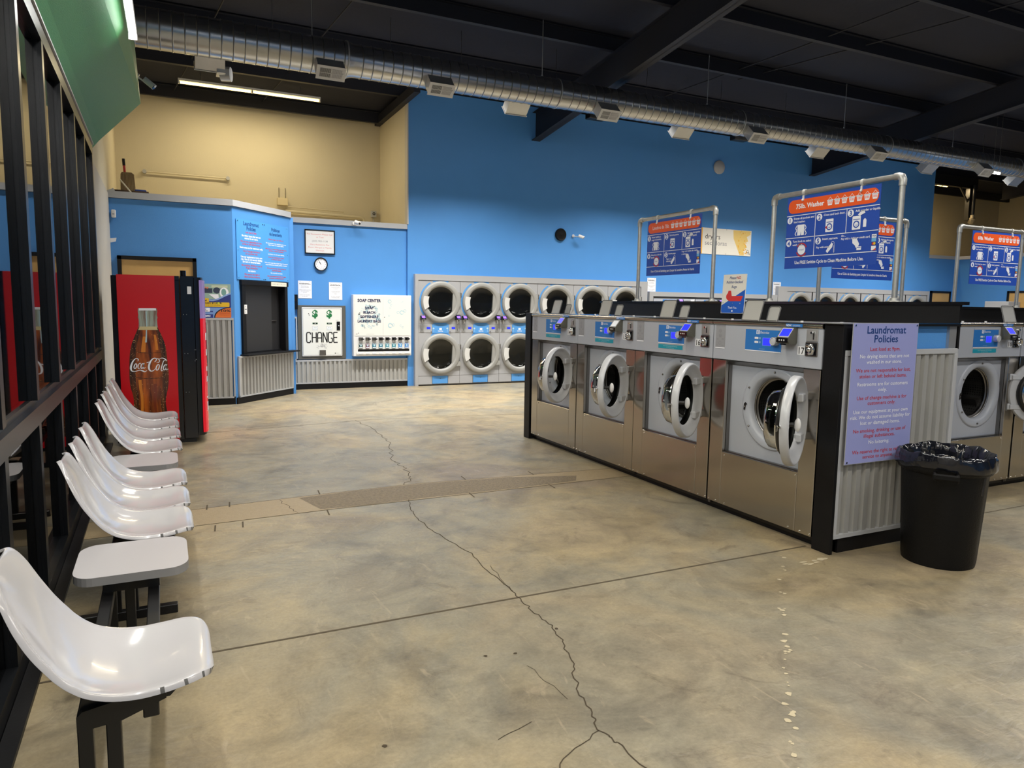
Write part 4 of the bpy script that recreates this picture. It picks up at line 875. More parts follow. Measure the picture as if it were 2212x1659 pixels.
for k in range(8):
    x = -.41+.123*k
    b = MB(); b.box(x-.038, x+.038, -.175, -.15, .285, .345, STEELD, .003).box(x-.03, x+.03, -.18, -.175, .295, .335, CHROME).box(x+.01, x+.055, -.20, -.172, .302, .322, BLACKG, .002).prism([(x-.028, .285), (x+.028, .285), (x+.03, .245), (x-.024, .245)], 1, -.17, -.15, GALV); b.build('coin_slide', t)
    c = mat('soap_box_%d' % k, pk[k], .45); b = MB(); b.box(x-.034, x+.034, -.172, -.153, .140, .232, c, .002).rect(x-.03, x+.03, .148, .165, WHI, -.1725).disc(x, .195, .018, SKYB, -.1725, 12).rect(x-.03, x+.03, .216, .226, WHI, -.1726)
    b.text(('TIDE', 'BOLD', 'GAIN', 'GAIN', 'BORAX', 'ERA', 'OXI', 'OXI')[k] if 0 else 'SOAP', x, .2165, .014, INK, -.1728); b.build('soap_box', t)
    MB().box(x-.033, x+.033, -.166, -.162, .04, .068, PAPER, .002).build('price_tag', t)
# framed notice
t = thing('framed_notice', 'black framed assistance notice with phone number above the clock', 'sign', (2.372, 12.985, 2.41))
b = MB(); b.box(-.256, .256, -.012, 0, 0, .41, WHITE, .001).line([(-.2, 0), (-.19, 0)], .001, INK, -.013)
y = -.0125; RI = mat('faded_red_ink', srgb(214, 130, 130), .6)
for s_, z, h, wd, m_ in (('For Assistance Please Call', .325, .038, .44, RI), ('or Text', .275, .036, .13, RI), ('(503) 902-1138', .205, .040, .27, INKG), ('Para Asistencia Por', .145, .036, .33, RI), ('Favor Marque o Mande', .095, .036, .40, RI), ('Mensaje', .045, .034, .14, RI)): b.text(s_, 0, z, h, m_, y, w=wd)
b.build('notice_sheet', t)
b = MB(); 
for x0, x1, z0, z1 in ((-.262, .262, -.006, .012), (-.262, .262, .398, .416), (-.262, -.244, 0, .41), (.244, .262, 0, .41)): b.box(x0, x1, -.022, 0, z0, z1, BLACKP, .002)
b.build('frame', t)
# clock
t = thing('wall_clock', 'round black rimmed wall clock under the framed notice', 'clock', (2.383, 12.99, 2.226))
b = MB(); b.lathe([(.118, 0), (.120, -.03), (.112, -.040), (.102, -.036), (.100, -.026)], BLACKG, n=40); b.build('rim', t)
b = MB(); b.disc(0, 0, .102, PAPER, -.024, 36)
for k in range(12):
    a = R(90-30*(k+1)); b.text(str(k+1), .078*math.cos(a), .078*math.sin(a)-.009, .026, INK, -.0246, bold=.02)
b.build('dial', t)
b = MB()
for a, L_, w_ in ((R(90+40), .055, .007), (R(90+28), .082, .005), (R(-80), .06, .0015)): b.line([(0, 0), (L_*math.cos(a), L_*math.sin(a))], w_, INK if w_ > .002 else REDD, -.0256)
b.disc(0, 0, .006, INK, -.026, 12).build('hands', t)
# warning sheets
def sheet(label, loc, title, w_=.235, h=.31, group='white warning sheets'):
    b = MB(); b.box(-w_/2, w_/2, -.002, 0, 0, h, PAPER); y = -.0026
    b.text(title, 0, h-.065, .038, INK, y, w=w_*.85, bold=.02)
    L_ = {'W': ['Do not leave your', 'laundry unattended.', '', 'Children must be supervised', 'and not left alone in', 'the store.', '', 'We are not responsible', 'for lost items.'], 'A': ['No deje sus articulos', 'sin atencion.', '', 'Los ninos deben estar', 'acompanados de un', 'adulto.', '', 'No somos responsables', 'de articulos perdidos.']}[title[0]]
    for k, s_ in enumerate(L_):
        if s_: b.text(s_, 0, h-.10-.022*k, .017, INKG, y, wmax=w_*.85, bold=.01)
    for x in (-w_*.35, w_*.35): b.ball((x, -.003, h-.015), .005, STEELD, 6)
    return onwall(b, 'warning_sheet', label, 'sign', loc, 0, group)
sheet('white WARNING sheet on the blue wall above the left side of the change machine', (2.105, 12.995, 1.62), 'WARNING...')
sheet('white ADVERTENCIA sheet on the blue wall, right above the change machine', (2.641, 12.995, 1.605), 'ADVERTENCIA...')
sheet('small white warning sheet right of the first dryer bank, by the pipe frame', (9.53, 12.945, 1.905), 'WARNING...', .23, .295)
sheet('small white warning sheet left of the far dryer bank, by the tall pipe', (13.24, 12.945, 1.90), 'WARNING...', .25, .31)
# dryers sign
b = MB(); b.box(-.755, .755, -.006, 0, 0, .585, mat('dryer_sign_white', srgb(236, 232, 222), .4)); y = -.0066; AM = mat('amber_print', srgb(238, 176, 40), .5); AM2 = mat('pale_amber_print', srgb(232, 200, 120), .5)
b.rect(-.755, -.70, .0, .585, AM, y)
b.flat([(.20, .575), (.72, .575), (.73, .50), (.62, .44), (.66, .34), (.56, .30), (.64, .20), (.52, .14), (.56, .01), (.42, .01), (.32, .2), (.22, .38)], AM2, y)
random.seed(9)
for k in range(40): b.disc(random.uniform(.34, .66), random.uniform(.05, .55), random.uniform(.005, .02), AM, y-.0005, 8)
b.text('dryers', -.62, .345, .16, INK, y, align='L', w=.44); b.text('secadoras', -.62, .205, .15, INKG, y, align='L', w=.64)
b.arc(.66, .11, .025, .032, 0, 360, INK, y-.001).arc(.69, .06, .018, .024, 30, 300, INK, y-.001); b.line([(.69, .09), (.73, .03)], .01, INK, y-.001)
for x, z in ((-.73, .02), (0, .57), (.45, .57), (0, .02), (.5, .02), (.73, .56)): b.cyl((x, -.006, z), (x, -.01, z), .008, STEELD, 6)
onwall(b, 'dryers_sign', 'cream and amber sign reading dryers secadoras high on the blue wall', 'sign', (11.585, 12.945, 2.79))
# speakers and sensor discs
b = MB(); b.lathe([(.125, 0), (.128, -.03), (.115, -.05), (.10, -.045), (0, -.06)], BLACKP, n=28); onwall(b, 'wall_speaker', 'round black speaker on the blue wall beside the white camera', 'speaker', (7.206, 12.945, 3.008))
b = MB(); b.lathe([(.15, 0), (.152, -.03), (.14, -.045), (0, -.05)], GTRIM, n=28); onwall(b, 'wall_speaker', 'round pale grey disc speaker high on the blue wall under the roof', 'speaker', (11.27, 12.945, 4.735))
def camera_thing(label, loc, d, s_=1, arm=(0, .12, 0)):
    t = thing('security_camera', label, 'security camera', loc); d = Vector(d).normalized(); a = Vector(arm)
    b = MB(); b.cyl(tuple(a), tuple(a*.85), .045*s_, WHITE, 16).sweep([tuple(a), tuple(a*.5+Vector((0, 0, -.01))), (0, 0, 0)], .012*s_, WHITE, 8); b.build('bracket', t)
    b = MB(); b.cyl(tuple(-d*.06*s_), tuple(d*.10*s_), .038*s_, WHITE, 16).sweep([tuple(-d*.05*s_+Vector((0, 0, .03*s_))), tuple(d*.13*s_+Vector((0, 0, .03*s_)))], .022*s_, WHITE, 8); b.build('housing', t)
    b = MB(); b.cyl(tuple(d*.098*s_), tuple(d*.106*s_), .034*s_, BLACKG, 16); b.build('lens', t)
camera_thing('white bullet camera on the grey trim above the change wall', (3.0, 12.84, 2.98), (.5, -.8, -.25), .7, (-.03, .115, -.01))
camera_thing('white bullet camera on the blue wall beside the black round speaker', (7.60, 12.80, 2.98), (.8, -.5, -.35), .7, (-.10, .145, .02))
camera_thing('white bullet camera mounted on the green bulkhead corner', (-.17, 8.85, 3.87), (.75, -.3, -.65), .75, (-.105, 0, .05))
# pay phone style black box, office wall items
b = MB(); b.box(-.045, .045, -.06, 0, 0, .26, BLACKG, .006).box(-.03, .03, -.066, -.06, .14, .23, BLACKP); onwall(b, 'wall_phone', 'small black box on the blue wall between the serving window and the change machine', 'wall box', (1.925, 12.99, 1.425))
t = thing('serving_window', 'black framed closed serving window with a dark shelf in the angled office wall', 'window', (0, 0, 0)); t.matrix_world = dM
b = MB(); b.box(.135, .215, -.035, .10, .745, 1.86, BLACKP).box(1.19, 1.265, -.035, .10, .745, 1.86, BLACKP).box(.12, 1.28, -.045, .10, 1.80, 1.87, BLACKP, .003).box(.215, 1.19, .05, .10, .745, .775, BLACKP); b.build('frame', t)
b = MB(); b.box(.215, .56, .045, .055, .77, 1.80, mat('dark_shutter', (.022, .022, .024), .5)).box(.56, .95, .055, .065, .77, 1.80, mat('dark_shutter', ())).box(.95, 1.19, .09, .098, .77, 1.80, INK).box(.96, 1.10, .07, .09, 1.24, 1.25, STEELD); b.build('shutter', t)
b = MB(); b.box(.10, 1.43, -.15, .06, .725, .748, BLACKP, .003); b.build('sill_shelf', t)
b = MB(); b.box(.17, .235, -.040, -.035, 1.36, 1.50, WHITE, .002); b.disc(.19, 1.47, .006, INK, -.0405, 8).disc(.19, 1.39, .006, INK, -.0405, 8).rect(.18, .225, 1.42, 1.44, INKG, -.0405); b.build('notice_tag', t)
b = MB(); b.box(.82, 1.22, -.049, -.046, 1.80, 1.865, mat('cream_label', srgb(226, 222, 204), .6)); b.text("DON'T ASK TO PLUG IN", 1.02, 1.822, .03, INKG, -.0495, w=.34); b.build('notice_strip', t)
# wash and fold poster
b = MB(); W_, H_ = .66, .495; x0, x1 = -W_, 0
b.box(x0, x1, -.004, 0, 0, H_, mat('poster_blue', srgb(96, 130, 196), .35)); y = -.0046
b.rect(x0, x1, .27, H_, mat('poster_photo', srgb(150, 178, 168), .4), y).rect(x0, -.25, .36, .43, mat('poster_dark', srgb(50, 60, 80), .4), y-.0003).rect(-.26, -.04, .44, .475, mat('poster_pale', srgb(196, 204, 178), .4), y-.0003)
b.disc(-.19, .40, .045, mat('poster_dark', ()), y-.0006, rx=.05).disc(-.09, .37, .075, WHI, y-.0008, rx=.062).disc(-.095, .375, .052, mat('poster_aqua', srgb(120, 164, 156), .4), y-.001, rx=.034).flat([(-.30, .345), (-.17, .345), (-.16, .25), (-.22, .28)], WHI, y-.0009)
NV = mat('poster_navy', srgb(44, 56, 130), .4); up_ = [(x0+W_*k/24, .30+.055*math.cos(2.1*PI*(k/24-.12))+(.0)) for k in range(25)]
b.flat(up_+[(x1, .14), (x0, .14)], NV, y-.0012); b.line([(p, q+.008) for p, q in up_], .022, mat('poster_wave', srgb(140, 170, 222), .4), y-.0014)
b.rrect(x0+.01, -.30, .16, .285, .012, YEL, y-.002).rrect(x0+.01, -.02, .16, .225, .012, YEL, y-.0021)
b.rect(x0, x1, .0, .15, mat('poster_sky', srgb(120, 156, 214), .4), y-.0015).rect(x0, -.25, 0, .05, NV, y-.0018).rect(x0, -.25, .08, .10, NV, y-.0016).rrect(x0+.02, -.29, .085, .145, .01, WHI, y-.002)
b.text('Wash & Fold', -.46, .243, .030, INK, y-.003, w=.26, bold=.03); b.text('Household laundry $1.25 lb', -.36, .208, .028, INK, y-.003, w=.46, bold=.03); b.text('Includes soap, drying and folding', -.36, .182, .014, INK, y-.003, w=.42); b.rect(-.20, -.15, .20, .228, mat('highlight', srgb(240, 236, 60), .5), y-.0026)
b.text('Monday - Friday', -.46, .120, .024, INK, y-.003, w=.24, bold=.02); b.text('7:00 am - 7:00 pm', -.45, .095, .022, INK, y-.003, w=.26, bold=.02); b.text('971-202-1683', -.42, .015, .034, WHI, y-.003, w=.27, bold=.03)
b.text('Wash & Fold', -.44, .468, .022, INK, y-.003, w=.16); b.text('Laundry', -.40, .43, .04, ORANGE, y-.003, w=.20, bold=.03)
cor = [(-.22+.22*(1-math.cos(a)), .145*math.sin(a)) for a in [PI/2*k/12 for k in range(13)]]
b.flat([(p-.015, q+.008) for p, q in cor]+[(0, 0), (-.235, 0)], INK, y-.0035).flat(cor+[(0, 0)], mat('poster_orange', srgb(214, 110, 46), .5), y-.004); b.text('10%', -.08, .085, .05, INK, y-.0045, w=.13, bold=.02); b.text('Discount', -.09, .06, .022, REDD, y-.0045, w=.14); b.text('for seniors', -.09, .035, .016, REDD, y-.0045, w=.12)
onwall(b, 'laundry_poster', 'wash and fold poster on the office wall behind the red drinks machine', 'poster', (.77, 11.405, 1.305))
b = MB(); b.box(-.025, .03, -.05, 0, 0, .11, WHITE, .01).box(-.012, .014, -.056, -.05, .04, .06, GTRIM); onwall(b, 'motion_sensor', 'small white motion sensor high on the office wall corner', 'sensor', (-.71, 11.40, 2.67))
b = MB(); b.flat([(-.02, 0), (.05, .02), (.06, .07), (-.02, .06)], PAPER, -.01).box(-.02, .0, -.012, 0, .01, .06, PAPER); onwall(b, 'paper_tag', 'small white paper tag sticking out at the office wall corner', 'tag', (-.745, 11.39, 2.33))
# things stored on the office roof
b = MB(); b.box(-.72, -.28, 11.62, 11.95, 2.94, 3.065, PURP, .003).box(-.70, -.27, 11.60, 11.92, 3.066, 3.085, CARDB, .002); tag(b.build('board_stack'), 'flat purple and brown boards stacked on the office roof', 'boards')
b = MB(); b.box(-.45, -.30, 11.7, 11.85, 3.086, 3.12, mat('blue_bag', srgb(30, 60, 130), .5), .01); tag(b.build('blue_bag'), 'small dark blue bag lying on the boards on the office roof', 'bag')
t = thing('mop', 'red handled string mop leaning upright on the office roof', 'mop', (-.58, 12.05, 2.94))
b = MB(); b.cyl((.02, 0, 0), (-.01, .05, .56), .017, REDD, 8).cyl((-.01, .05, .56), (-.016, .06, .66), .02, INK, 8); b.build('handle', t)
b = MB(); random.seed(2)
for k in range(11): x = -.05+.016*k; b.sweep([(x*.7, .02, .46), (x, -.02, .43), (x*1.1, -.03, .25), (x*1.1, -.02, .02)], .009, mat('mop_string', srgb(140, 118, 84), .8), 5)
b.build('mop_head', t)
b = MB(); b.sweep([(-.62, 11.57, 3.22), (-.42, 11.565, 2.96)], .012, BEIGE, 6); tag(b.build('wooden_stick'), 'thin pale stick leaning on the boards beside the mop', 'stick')
b = MB(); b.box(-.10, .03, -.02, .02, 0, .16, GALV); o = b.build('metal_bracket'); o.location = (-.66, 11.56, 2.94); o.rotation_euler = (0, R(-28), 0); tag(o, 'grey metal piece standing at the left end of the office roof', 'bracket')
# fittings on the beige mezzanine wall
b = MB(); b.cyl((-.40, 14.83, 3.87), (1.01, 14.83, 3.868), .014, BEIGE, 8)
for x in (-.40, 1.01): b.cyl((x, 14.87, 3.87), (x, 14.80, 3.87), .035, GTRIM, 12)
tag(b.build('wall_rail'), 'long thin pale rail on the beige upper wall', 'rail')
b = MB(); b.box(1.90, 2.10, 14.79, 14.875, 3.44, 3.58, mat('cream_box', srgb(214, 200, 164), .5), .005); 
for x in (1.94, 2.06): b.cyl((x, 14.86, 3.58), (x, 14.86, 3.78), .006, STEELD, 6)
tag(b.build('junction_box'), 'cream junction box with two wires on the beige upper wall', 'box')
b = MB(); b.sweep([(2.05, 14.82, 3.33), (3.54, 14.82, 3.305), (3.60, 14.82, 3.28), (3.615, 14.82, 3.22), (3.615, 14.82, 2.96)], .03, BEIGE, 10).sweep([(2.05, 14.83, 3.42), (3.2, 14.83, 3.40)], .012, BEIGE, 6); tag(b.build('wall_pipe'), 'beige painted pipe running low along the beige upper wall to an elbow', 'pipe')
b = MB(); b.box(3.765, 3.875, 14.82, 14.875, 3.33, 3.46, GTRIM, .006).arc(3.82, 3.40, .015, .03, 0, 360, INK, 14.8185).cyl((3.82, 14.86, 3.33), (3.82, 14.86, 3.15), .008, GTRIM, 6); tag(b.build('fire_alarm'), 'small square alarm sounder low in the corner of the beige wall', 'alarm')

# ================================================================== DRINKS VENDING MACHINE
t = thing('drinks_vending_machine', 'black and red drinks vending machine with a cola bottle on its side', 'vending machine', (0, 8.42, 0))
b = MB(); b.box(-.58, .06, .012, .94, .04, 1.80, BLACKG, .004).box(.065, .20, .0, .94, .05, 1.81, BLACKG, .004).box(-.05, .06, -.004, .02, 1.765, 1.808, BLACKG, .002).cyl((.10, .1, 1.81), (.10, .1, 1.87), .03, BLACKG, 12)
for x, z in ((-.02, 1.78), (.03, 1.78), (.09, 1.40), (.12, 1.40), (.09, .98), (.12, .98), (.09, .56), (.12, .56), (.19, 1.02), (.20, 1.02), (.19, .90), (.20, .915)): b.ball((x, .0, z), .004, GALV, 6)
b.box(.135, .175, -.002, .0, 1.62, 1.70, PAPER).box(-.55, .18, .05, .9, 0, .04, BLACKM); b.build('cabinet', t)
b = MB(); b.prism([(.203, 0), (.235, .0), (.262, .012), (.285, .06), (.30, .2), (.302, .74), (.285, .88), (.262, .928), (.235, .94), (.203, .94)], 2, .08, 1.80, BLACKG, True); b.build('front_door', t)
# lit wrap-around front panel, seen edge-on
fo = [(.252, -.002), (.280, .008), (.298, .05), (.312, .14), (.318, .30), (.318, .64), (.312, .80), (.298, .89), (.280, .932), (.252, .942)]
b = MB(); b.prism(fo+[(.25, .92), (.25, .02)], 2, .11, 1.36, mat('vending_front_red', srgb(224, 24, 44), .2, emit=.30)); b.prism(fo+[(.25, .92), (.25, .02)], 2, 1.36, 1.77, mat('vending_front_violet', srgb(150, 130, 190), .2, emit=.22))
for z0, z1 in ((.34, .44), (.48, .50), (.66, .72), (.78, .83), (.95, 1.02), (1.12, 1.20)): b.add([(.3005, .049, z0), (.3135, .139, z0), (.3135, .139, z1), (.3005, .049, z1)], [(0, 1, 2, 3)], WHI)
b.box(.315, .335, .62, .70, .6, 1.3, BLACKG); b.M = T((.3205, .47, 0)) @ Matrix.Rotation(PI/2, 4, 'Z'); b.text('Coca-Cola', -.02, .75, .14, WHI, 0, w=.30, slant=.3, bold=.02); b.build('lit_front', t)
px = lambda q: (.00104*q[0]-.00005*q[1]+.00001*q[0]*q[1]/1000-.6348+.0, .00004*q[0]-.00115*q[1]-.00007*q[0]*q[1]/1000+1.91578)
b = MB(); b.box(-.528, .014, -.010, .012, .045, 1.808, REDV, .002); b.build('red_side_panel', t)
def bpoly(pts, m, y): return b.flat([px(p) for p in pts], m, y)
def cr(pts, n=8, closed=False):
    out = []; N = len(pts); rng = range(N) if closed else range(N-1)
    for i in rng:
        p0, p1, p2, p3 = (pts[(i-1) % N] if closed or i else pts[0]), pts[i], pts[(i+1) % N], (pts[(i+2) % N] if closed or i+2 < N else pts[-1])
        for k in range(n):
            u = k/n; out.append(tuple(.5*(2*p1[j]+(p2[j]-p0[j])*u+(2*p0[j]-5*p1[j]+4*p2[j]-p3[j])*u*u+(3*p1[j]-p0[j]-3*p2[j]+p3[j])*u**3) for j in range(len(p1))))
    if not closed: out.append(tuple(pts[-1]))
    return out
Lf = [(303, 398), (300, 425), (305, 455), (300, 480), (308, 500), (308, 560), (296, 590), (272, 650), (246, 720), (233, 790), (228, 870), (227, 960), (230, 1040), (240, 1110), (258, 1170), (268, 1230), (268, 1290), (258, 1360), (248, 1440), (250, 1520)]
Rt = [(470, 398), (476, 425), (472, 455), (479, 480), (474, 500), (480, 560), (490, 600), (520, 660), (547, 720), (560, 790), (570, 870), (580, 960), (582, 1040), (576, 1110), (564, 1170), (556, 1230), (562, 1290), (580, 1360), (600, 1440), (602, 1520)]
L2, R2 = cr(Lf, 4), cr(Rt, 4); y = -.0112
def band(z0, z1, f0, f1, m, y):
    for i in range(len(L2)-1):
        if L2[i][1] >= z0-1 and L2[i+1][1] <= z1+12:
            q = lambda j, f: (L2[j][0]+(R2[j][0]-L2[j][0])*f, L2[j][1])
            bpoly([q(i, f0), q(i, f1), q(i+1, f1), q(i+1, f0)], m, y)
b = MB(); band(390, 575, 0, 1, BGLASS, y); band(565, 1530, 0, 1, COLAD, y-.0003); band(575, 1530, .16, .84, COLA, y-.0006)
band(640, 780, .30, .42, mat('cola_amber', srgb(214, 128, 40), .3), y-.0009); band(1040, 1500, .22, .30, mat('cola_amber', ()), y-.0009); band(1060, 1500, .62, .70, mat('cola_brown', srgb(120, 48, 16), .3), y-.0009); band(620, 770, .70, .78, mat('cola_amber', ()), y-.0009)
band(420, 700, .40, .45, SKYB, y-.0012); band(560, 578, .05, .95, mat('foam_print', srgb(206, 190, 140), .5), y-.0013); band(395, 408, .05, .95, WHI, y-.0013)
for zz in (785, 1015): b.line([px(p) for p in cr([(240, zz-8), (330, zz+8), (420, zz+12), (560, zz+2)], 6)], .006, COLAD, y-.0014)
random.seed(11)
for k in range(240):
    i = random.randrange(26, len(L2)-1); s_ = random.choice((0, 0, 1, 1, 2)); f = random.uniform(0, .16) if s_ == 0 else (random.uniform(.84, 1) if s_ == 1 else random.random())
    p = (L2[i][0]+(R2[i][0]-L2[i][0])*f, L2[i][1]+random.uniform(-8, 8)); r_ = random.uniform(.0012, .0035); q = px(p); b.disc(q[0], q[1], r_, DROP, y-.0016, 6)
def pen(pts, m=WHI, yy=y-.002, n=7):
    c_ = cr([(p[0], p[1], p[2]) for p in pts], n); l_, r_ = [], []
    for i, p in enumerate(c_):
        a, e = c_[max(0, i-1)], c_[min(len(c_)-1, i+1)]; dx, dy = e[0]-a[0], e[1]-a[1]; L_ = math.hypot(dx, dy) or 1
        h = p[2]*.5; l_.append((p[0]-dy/L_*h, p[1]+dx/L_*h)); r_.append((p[0]+dy/L_*h, p[1]-dx/L_*h))
    for i in range(len(c_)-1): bpoly([l_[i], r_[i], r_[i+1], l_[i+1]], m, yy)
pen([(302, 872, 4), (306, 856, 8), (292, 846, 6), (272, 856, 9), (254, 882, 14), (243, 915, 17), (242, 942, 16), (252, 960, 9), (278, 963, 6), (320, 952, 6), (346, 958, 12), (364, 966, 9), (384, 954, 3)])
for ex, ey, rx_, ry_ in ((281, 916, 11, 22), (343, 914, 12, 22), (481, 926, 13, 26), (546, 926, 12, 24)): pen([(ex+rx_*math.cos(a)-.25*ry_*math.sin(a)*-1, ey+ry_*math.sin(a)*-1, 6+4*abs(math.cos(a))) for a in [2*PI*k/10 for k in range(11)]], n=4)
pen([(330, 900, 5), (326, 888, 4), (312, 896, 7), (304, 918, 9), (307, 936, 7), (322, 934, 3)]); pen([(360, 888, 6), (355, 915, 8), (355, 936, 6), (372, 926, 3)]); pen([(381, 884, 7), (402, 878, 7)])
pen([(452, 878, 4), (468, 860, 9), (462, 845, 8), (438, 848, 9), (414, 876, 15), (402, 912, 18), (404, 942, 16), (420, 960, 9), (444, 954, 6), (462, 934, 3)]); pen([(462, 846, 4), (486, 850, 7), (497, 866, 8), (488, 882, 6), (470, 878, 4)])
pen([(490, 852, 3), (520, 842, 6), (548, 852, 9), (566, 868, 4)]); pen([(552, 862, 6), (536, 866, 6), (522, 905, 9), (512, 945, 9), (520, 958, 6), (534, 944, 3)]); pen([(564, 898, 6), (558, 930, 8), (560, 950, 6), (576, 938, 3)])
b.build('bottle_print', t)

# ================================================================== GANGED SEATING
SP = [(-.490, .800, .10), (-.484, .785, .135), (-.468, .735, .172), (-.440, .650, .200), (-.405, .570, .213), (-.360, .500, .219), (-.300, .446, .224), (-.225, .419, .229), (-.145, .412, .231), (-.070, .420, .230), (-.010, .432, .222), (.030, .438, .198), (.050, .432, .155), (.058, .424, .10)]
def mk_shell():
    b = MB(); C_ = cr([(p[0], p[1], p[2]) for p in SP], 6); U = [-1, -.985, -.93, -.8, -.62, -.42, -.2, 0, .2, .42, .62, .8, .93, .985, 1]; nu = len(U)-1; vs = []; N = len(C_)
    for i, (x, z, w_) in enumerate(C_):
        t_ = i/(N-1); a = C_[max(0, i-1)]; e = C_[min(N-1, i+1)]; dx, dz = e[0]-a[0], e[1]-a[1]; L_ = math.hypot(dx, dz) or 1; nx, nz = -dz/L_*-1, dx/L_
        nx, nz = (-dz/L_, dx/L_)
        up = .034*max(0, min(1, t_/.35, (1-t_)/.55))
        for k in range(nu+1):
            u = U[k]; c = abs(u)**2.6*up; e_ = abs(u) > .99
            vs.append((x+nx*c-(nx*.010 if e_ else 0), u*w_, z+nz*c-(nz*.012 if e_ else 0)))
    fs = [(i*(nu+1)+k, i*(nu+1)+k+1, (i+1)*(nu+1)+k+1, (i+1)*(nu+1)+k) for i in range(N-1) for k in range(nu)]
    random.seed(31); chip = [f for i in range(N-1) for f in (fs[i*nu], fs[i*nu+nu-1]) if (i > N*.66 and random.random() < .30) or random.random() < .01]
    b.add(vs, [f for f in fs if f not in chip], FIBER, True); k0 = len(b.v); b.v = b.v; i_ = b.mi(FIBERD)
    for f in chip: b.f.append(tuple(f)); b.m.append(i_); b.sm.append(True)
    return b
def finish_shell(o):
    o.modifiers.remove(o.modifiers['e'])
    m = o.modifiers.new('s', 'SOLIDIFY'); m.thickness = .009; m.offset = -1; m = o.modifiers.new('b', 'BEVEL'); m.width = .003; m.segments = 2; m.limit_method = 'ANGLE'; m.angle_limit = R(40)
def mk_table():
    b = MB(); p = []
    for cx, cy, a in ((.36, .35, 0), (.08, .35, 90), (.08, .10, 180), (.36, .10, 270)):
        p += [(cx+.075*math.cos(R(a+15*k)), cy+.095*math.sin(R(a+15*k))) for k in range(7)]
    b.prism(p, 2, .405, .440, LAME); b.add([(x, y_, .4405) for x, y_ in p], [tuple(range(len(p)))], LAM); return b
SHELL = mk_shell().build('seat_shell'); finish_shell(SHELL); TAB = mk_table().build('table_top')
first = {'s': True, 't': True}
def bench(label, y0, items, ya, yb, legs):
    xo = lambda y_: -.014*(y_-3.0)
    t = thing('ganged_seating', label, 'bench', (0, y0, 0), R(.8), 'white shell seats ganged on black frames')
    for kind, y_ in items:
        src = SHELL if kind == 's' else TAB
        o = src if first[kind] else src.copy()
        if not first[kind]: COL.objects.link(o)
        first[kind] = False; o.parent = t; o.location = ((0 if kind == 's' else -.41), y_-y0, 0)
        o.location.x += xo(y0)*1.0
    xb = xo(y0)
    for x in (-.283, -.112): MB().box(xb+x-.022, xb+x+.022, ya-y0, yb-y0, .30, .345, BLACKM, .003).build('rail', t)
    for kind, y_ in items:
        for s_ in (-1, 1):
            if kind == 's': MB().prism([(xb-.30, .345), (xb-.06, .345), (xb-.02, .385), (xb-.04, .408), (xb-.22, .400), (xb-.29, .39)], 1, y_-y0+.08*s_-.02, y_-y0+.08*s_+.02, BLACKM).build('seat_bracket', t)
            else: MB().box(xb-.30, xb-.09, y_-y0+.225+.125*s_-.02, y_-y0+.225+.125*s_+.02, .345, .405, BLACKM).build('table_bracket', t)
    for y_ in legs:
        b = MB(); yy = y_-y0
        b.box(xb-.305, xb-.265, yy-.02, yy+.02, .04, .315, BLACKM, .003).box(xb-.232, xb-.192, yy-.02, yy+.02, .04, .315, BLACKM, .003).prism([(xb-.305, .30), (xb-.305, .345), (xb-.29, .36), (xb-.07, .395), (xb-.07, .352), (xb-.19, .31)], 1, yy-.021, yy+.021, BLACKM)
        b.build('leg_frame', t)
        MB().box(xb-.49, xb-.02, yy-.022, yy+.022, .0, .044, BLACKM, .003).build('foot_bar', t)
bench('black framed bench nearest the camera with one white shell seat and a small table', 2.38, [('s', 2.40), ('t', 3.18)], 2.28, 3.62, (2.30, 3.49))
bench('middle bench of three white shell seats and a table, after the first small table', 3.9, [('s', 3.90), ('s', 4.36), ('s', 4.86), ('t', 5.27)], 3.72, 5.72, (3.80, 5.62))
bench('furthest bench of four white shell seats in front of the drinks machine', 5.97, [('s', 5.98), ('s', 6.52), ('s', 7.04), ('s', 7.56)], 5.80, 7.75, (5.9, 7.66))

# ================================================================== BIN
t = thing('rubbish_bin', 'large round black bin lined with a black bag beside the corrugated island end', 'bin', (4.297, 2.75, 0)); t.scale = (.905, .905, .93)
b = MB(); n = 72; prof = [(.0, .02), (.215, .02), (.222, .0), (.228, .03), (.262, .60), (.264, .62), (.282, .63), (.288, .66), (.288, .70), (.275, .71), (.262, .69), (.25, .4)]
vs = []; 
for r_, h in prof:
    for k in range(n):
        a = 2*PI*k/n; q = 1.0
        if .03 <= h <= .6 and r_ > .2: q -= .045*max(0, math.cos(4*(a-.35)))**8*min(1, (h)*4)
        vs.append((r_*q*math.cos(a), r_*q*math.sin(a), h))
b.add(vs, [(i*n+k, i*n+(k+1) % n, (i+1)*n+(k+1) % n, (i+1)*n+k) for i in range(len(prof)-1) for k in range(n)], BIN, True); b.build('bin_body', t)
for a in (R(215), R(35)):
    b = MB(); b.M = Matrix.Rotation(a+PI/2, 4, 'Z'); b.box(-.075, -.055, -.335, -.275, .60, .655, BIN, .006).box(.055, .075, -.335, -.275, .60, .655, BIN, .006).box(-.075, .075, -.345, -.32, .61, .65, BIN, .008); b.build('handle', t)
random.seed(21); b = MB(); n = 96; prof = [(.296, .655), (.304, .675), (.302, .70), (.300, .725), (.294, .745), (.288, .752), (.276, .748), (.262, .725), (.252, .69), (.245, .62), (.235, .5), (.15, .42), (.0, .40)]
ph = [random.uniform(0, 6.28) for _ in range(12)]; vs = []
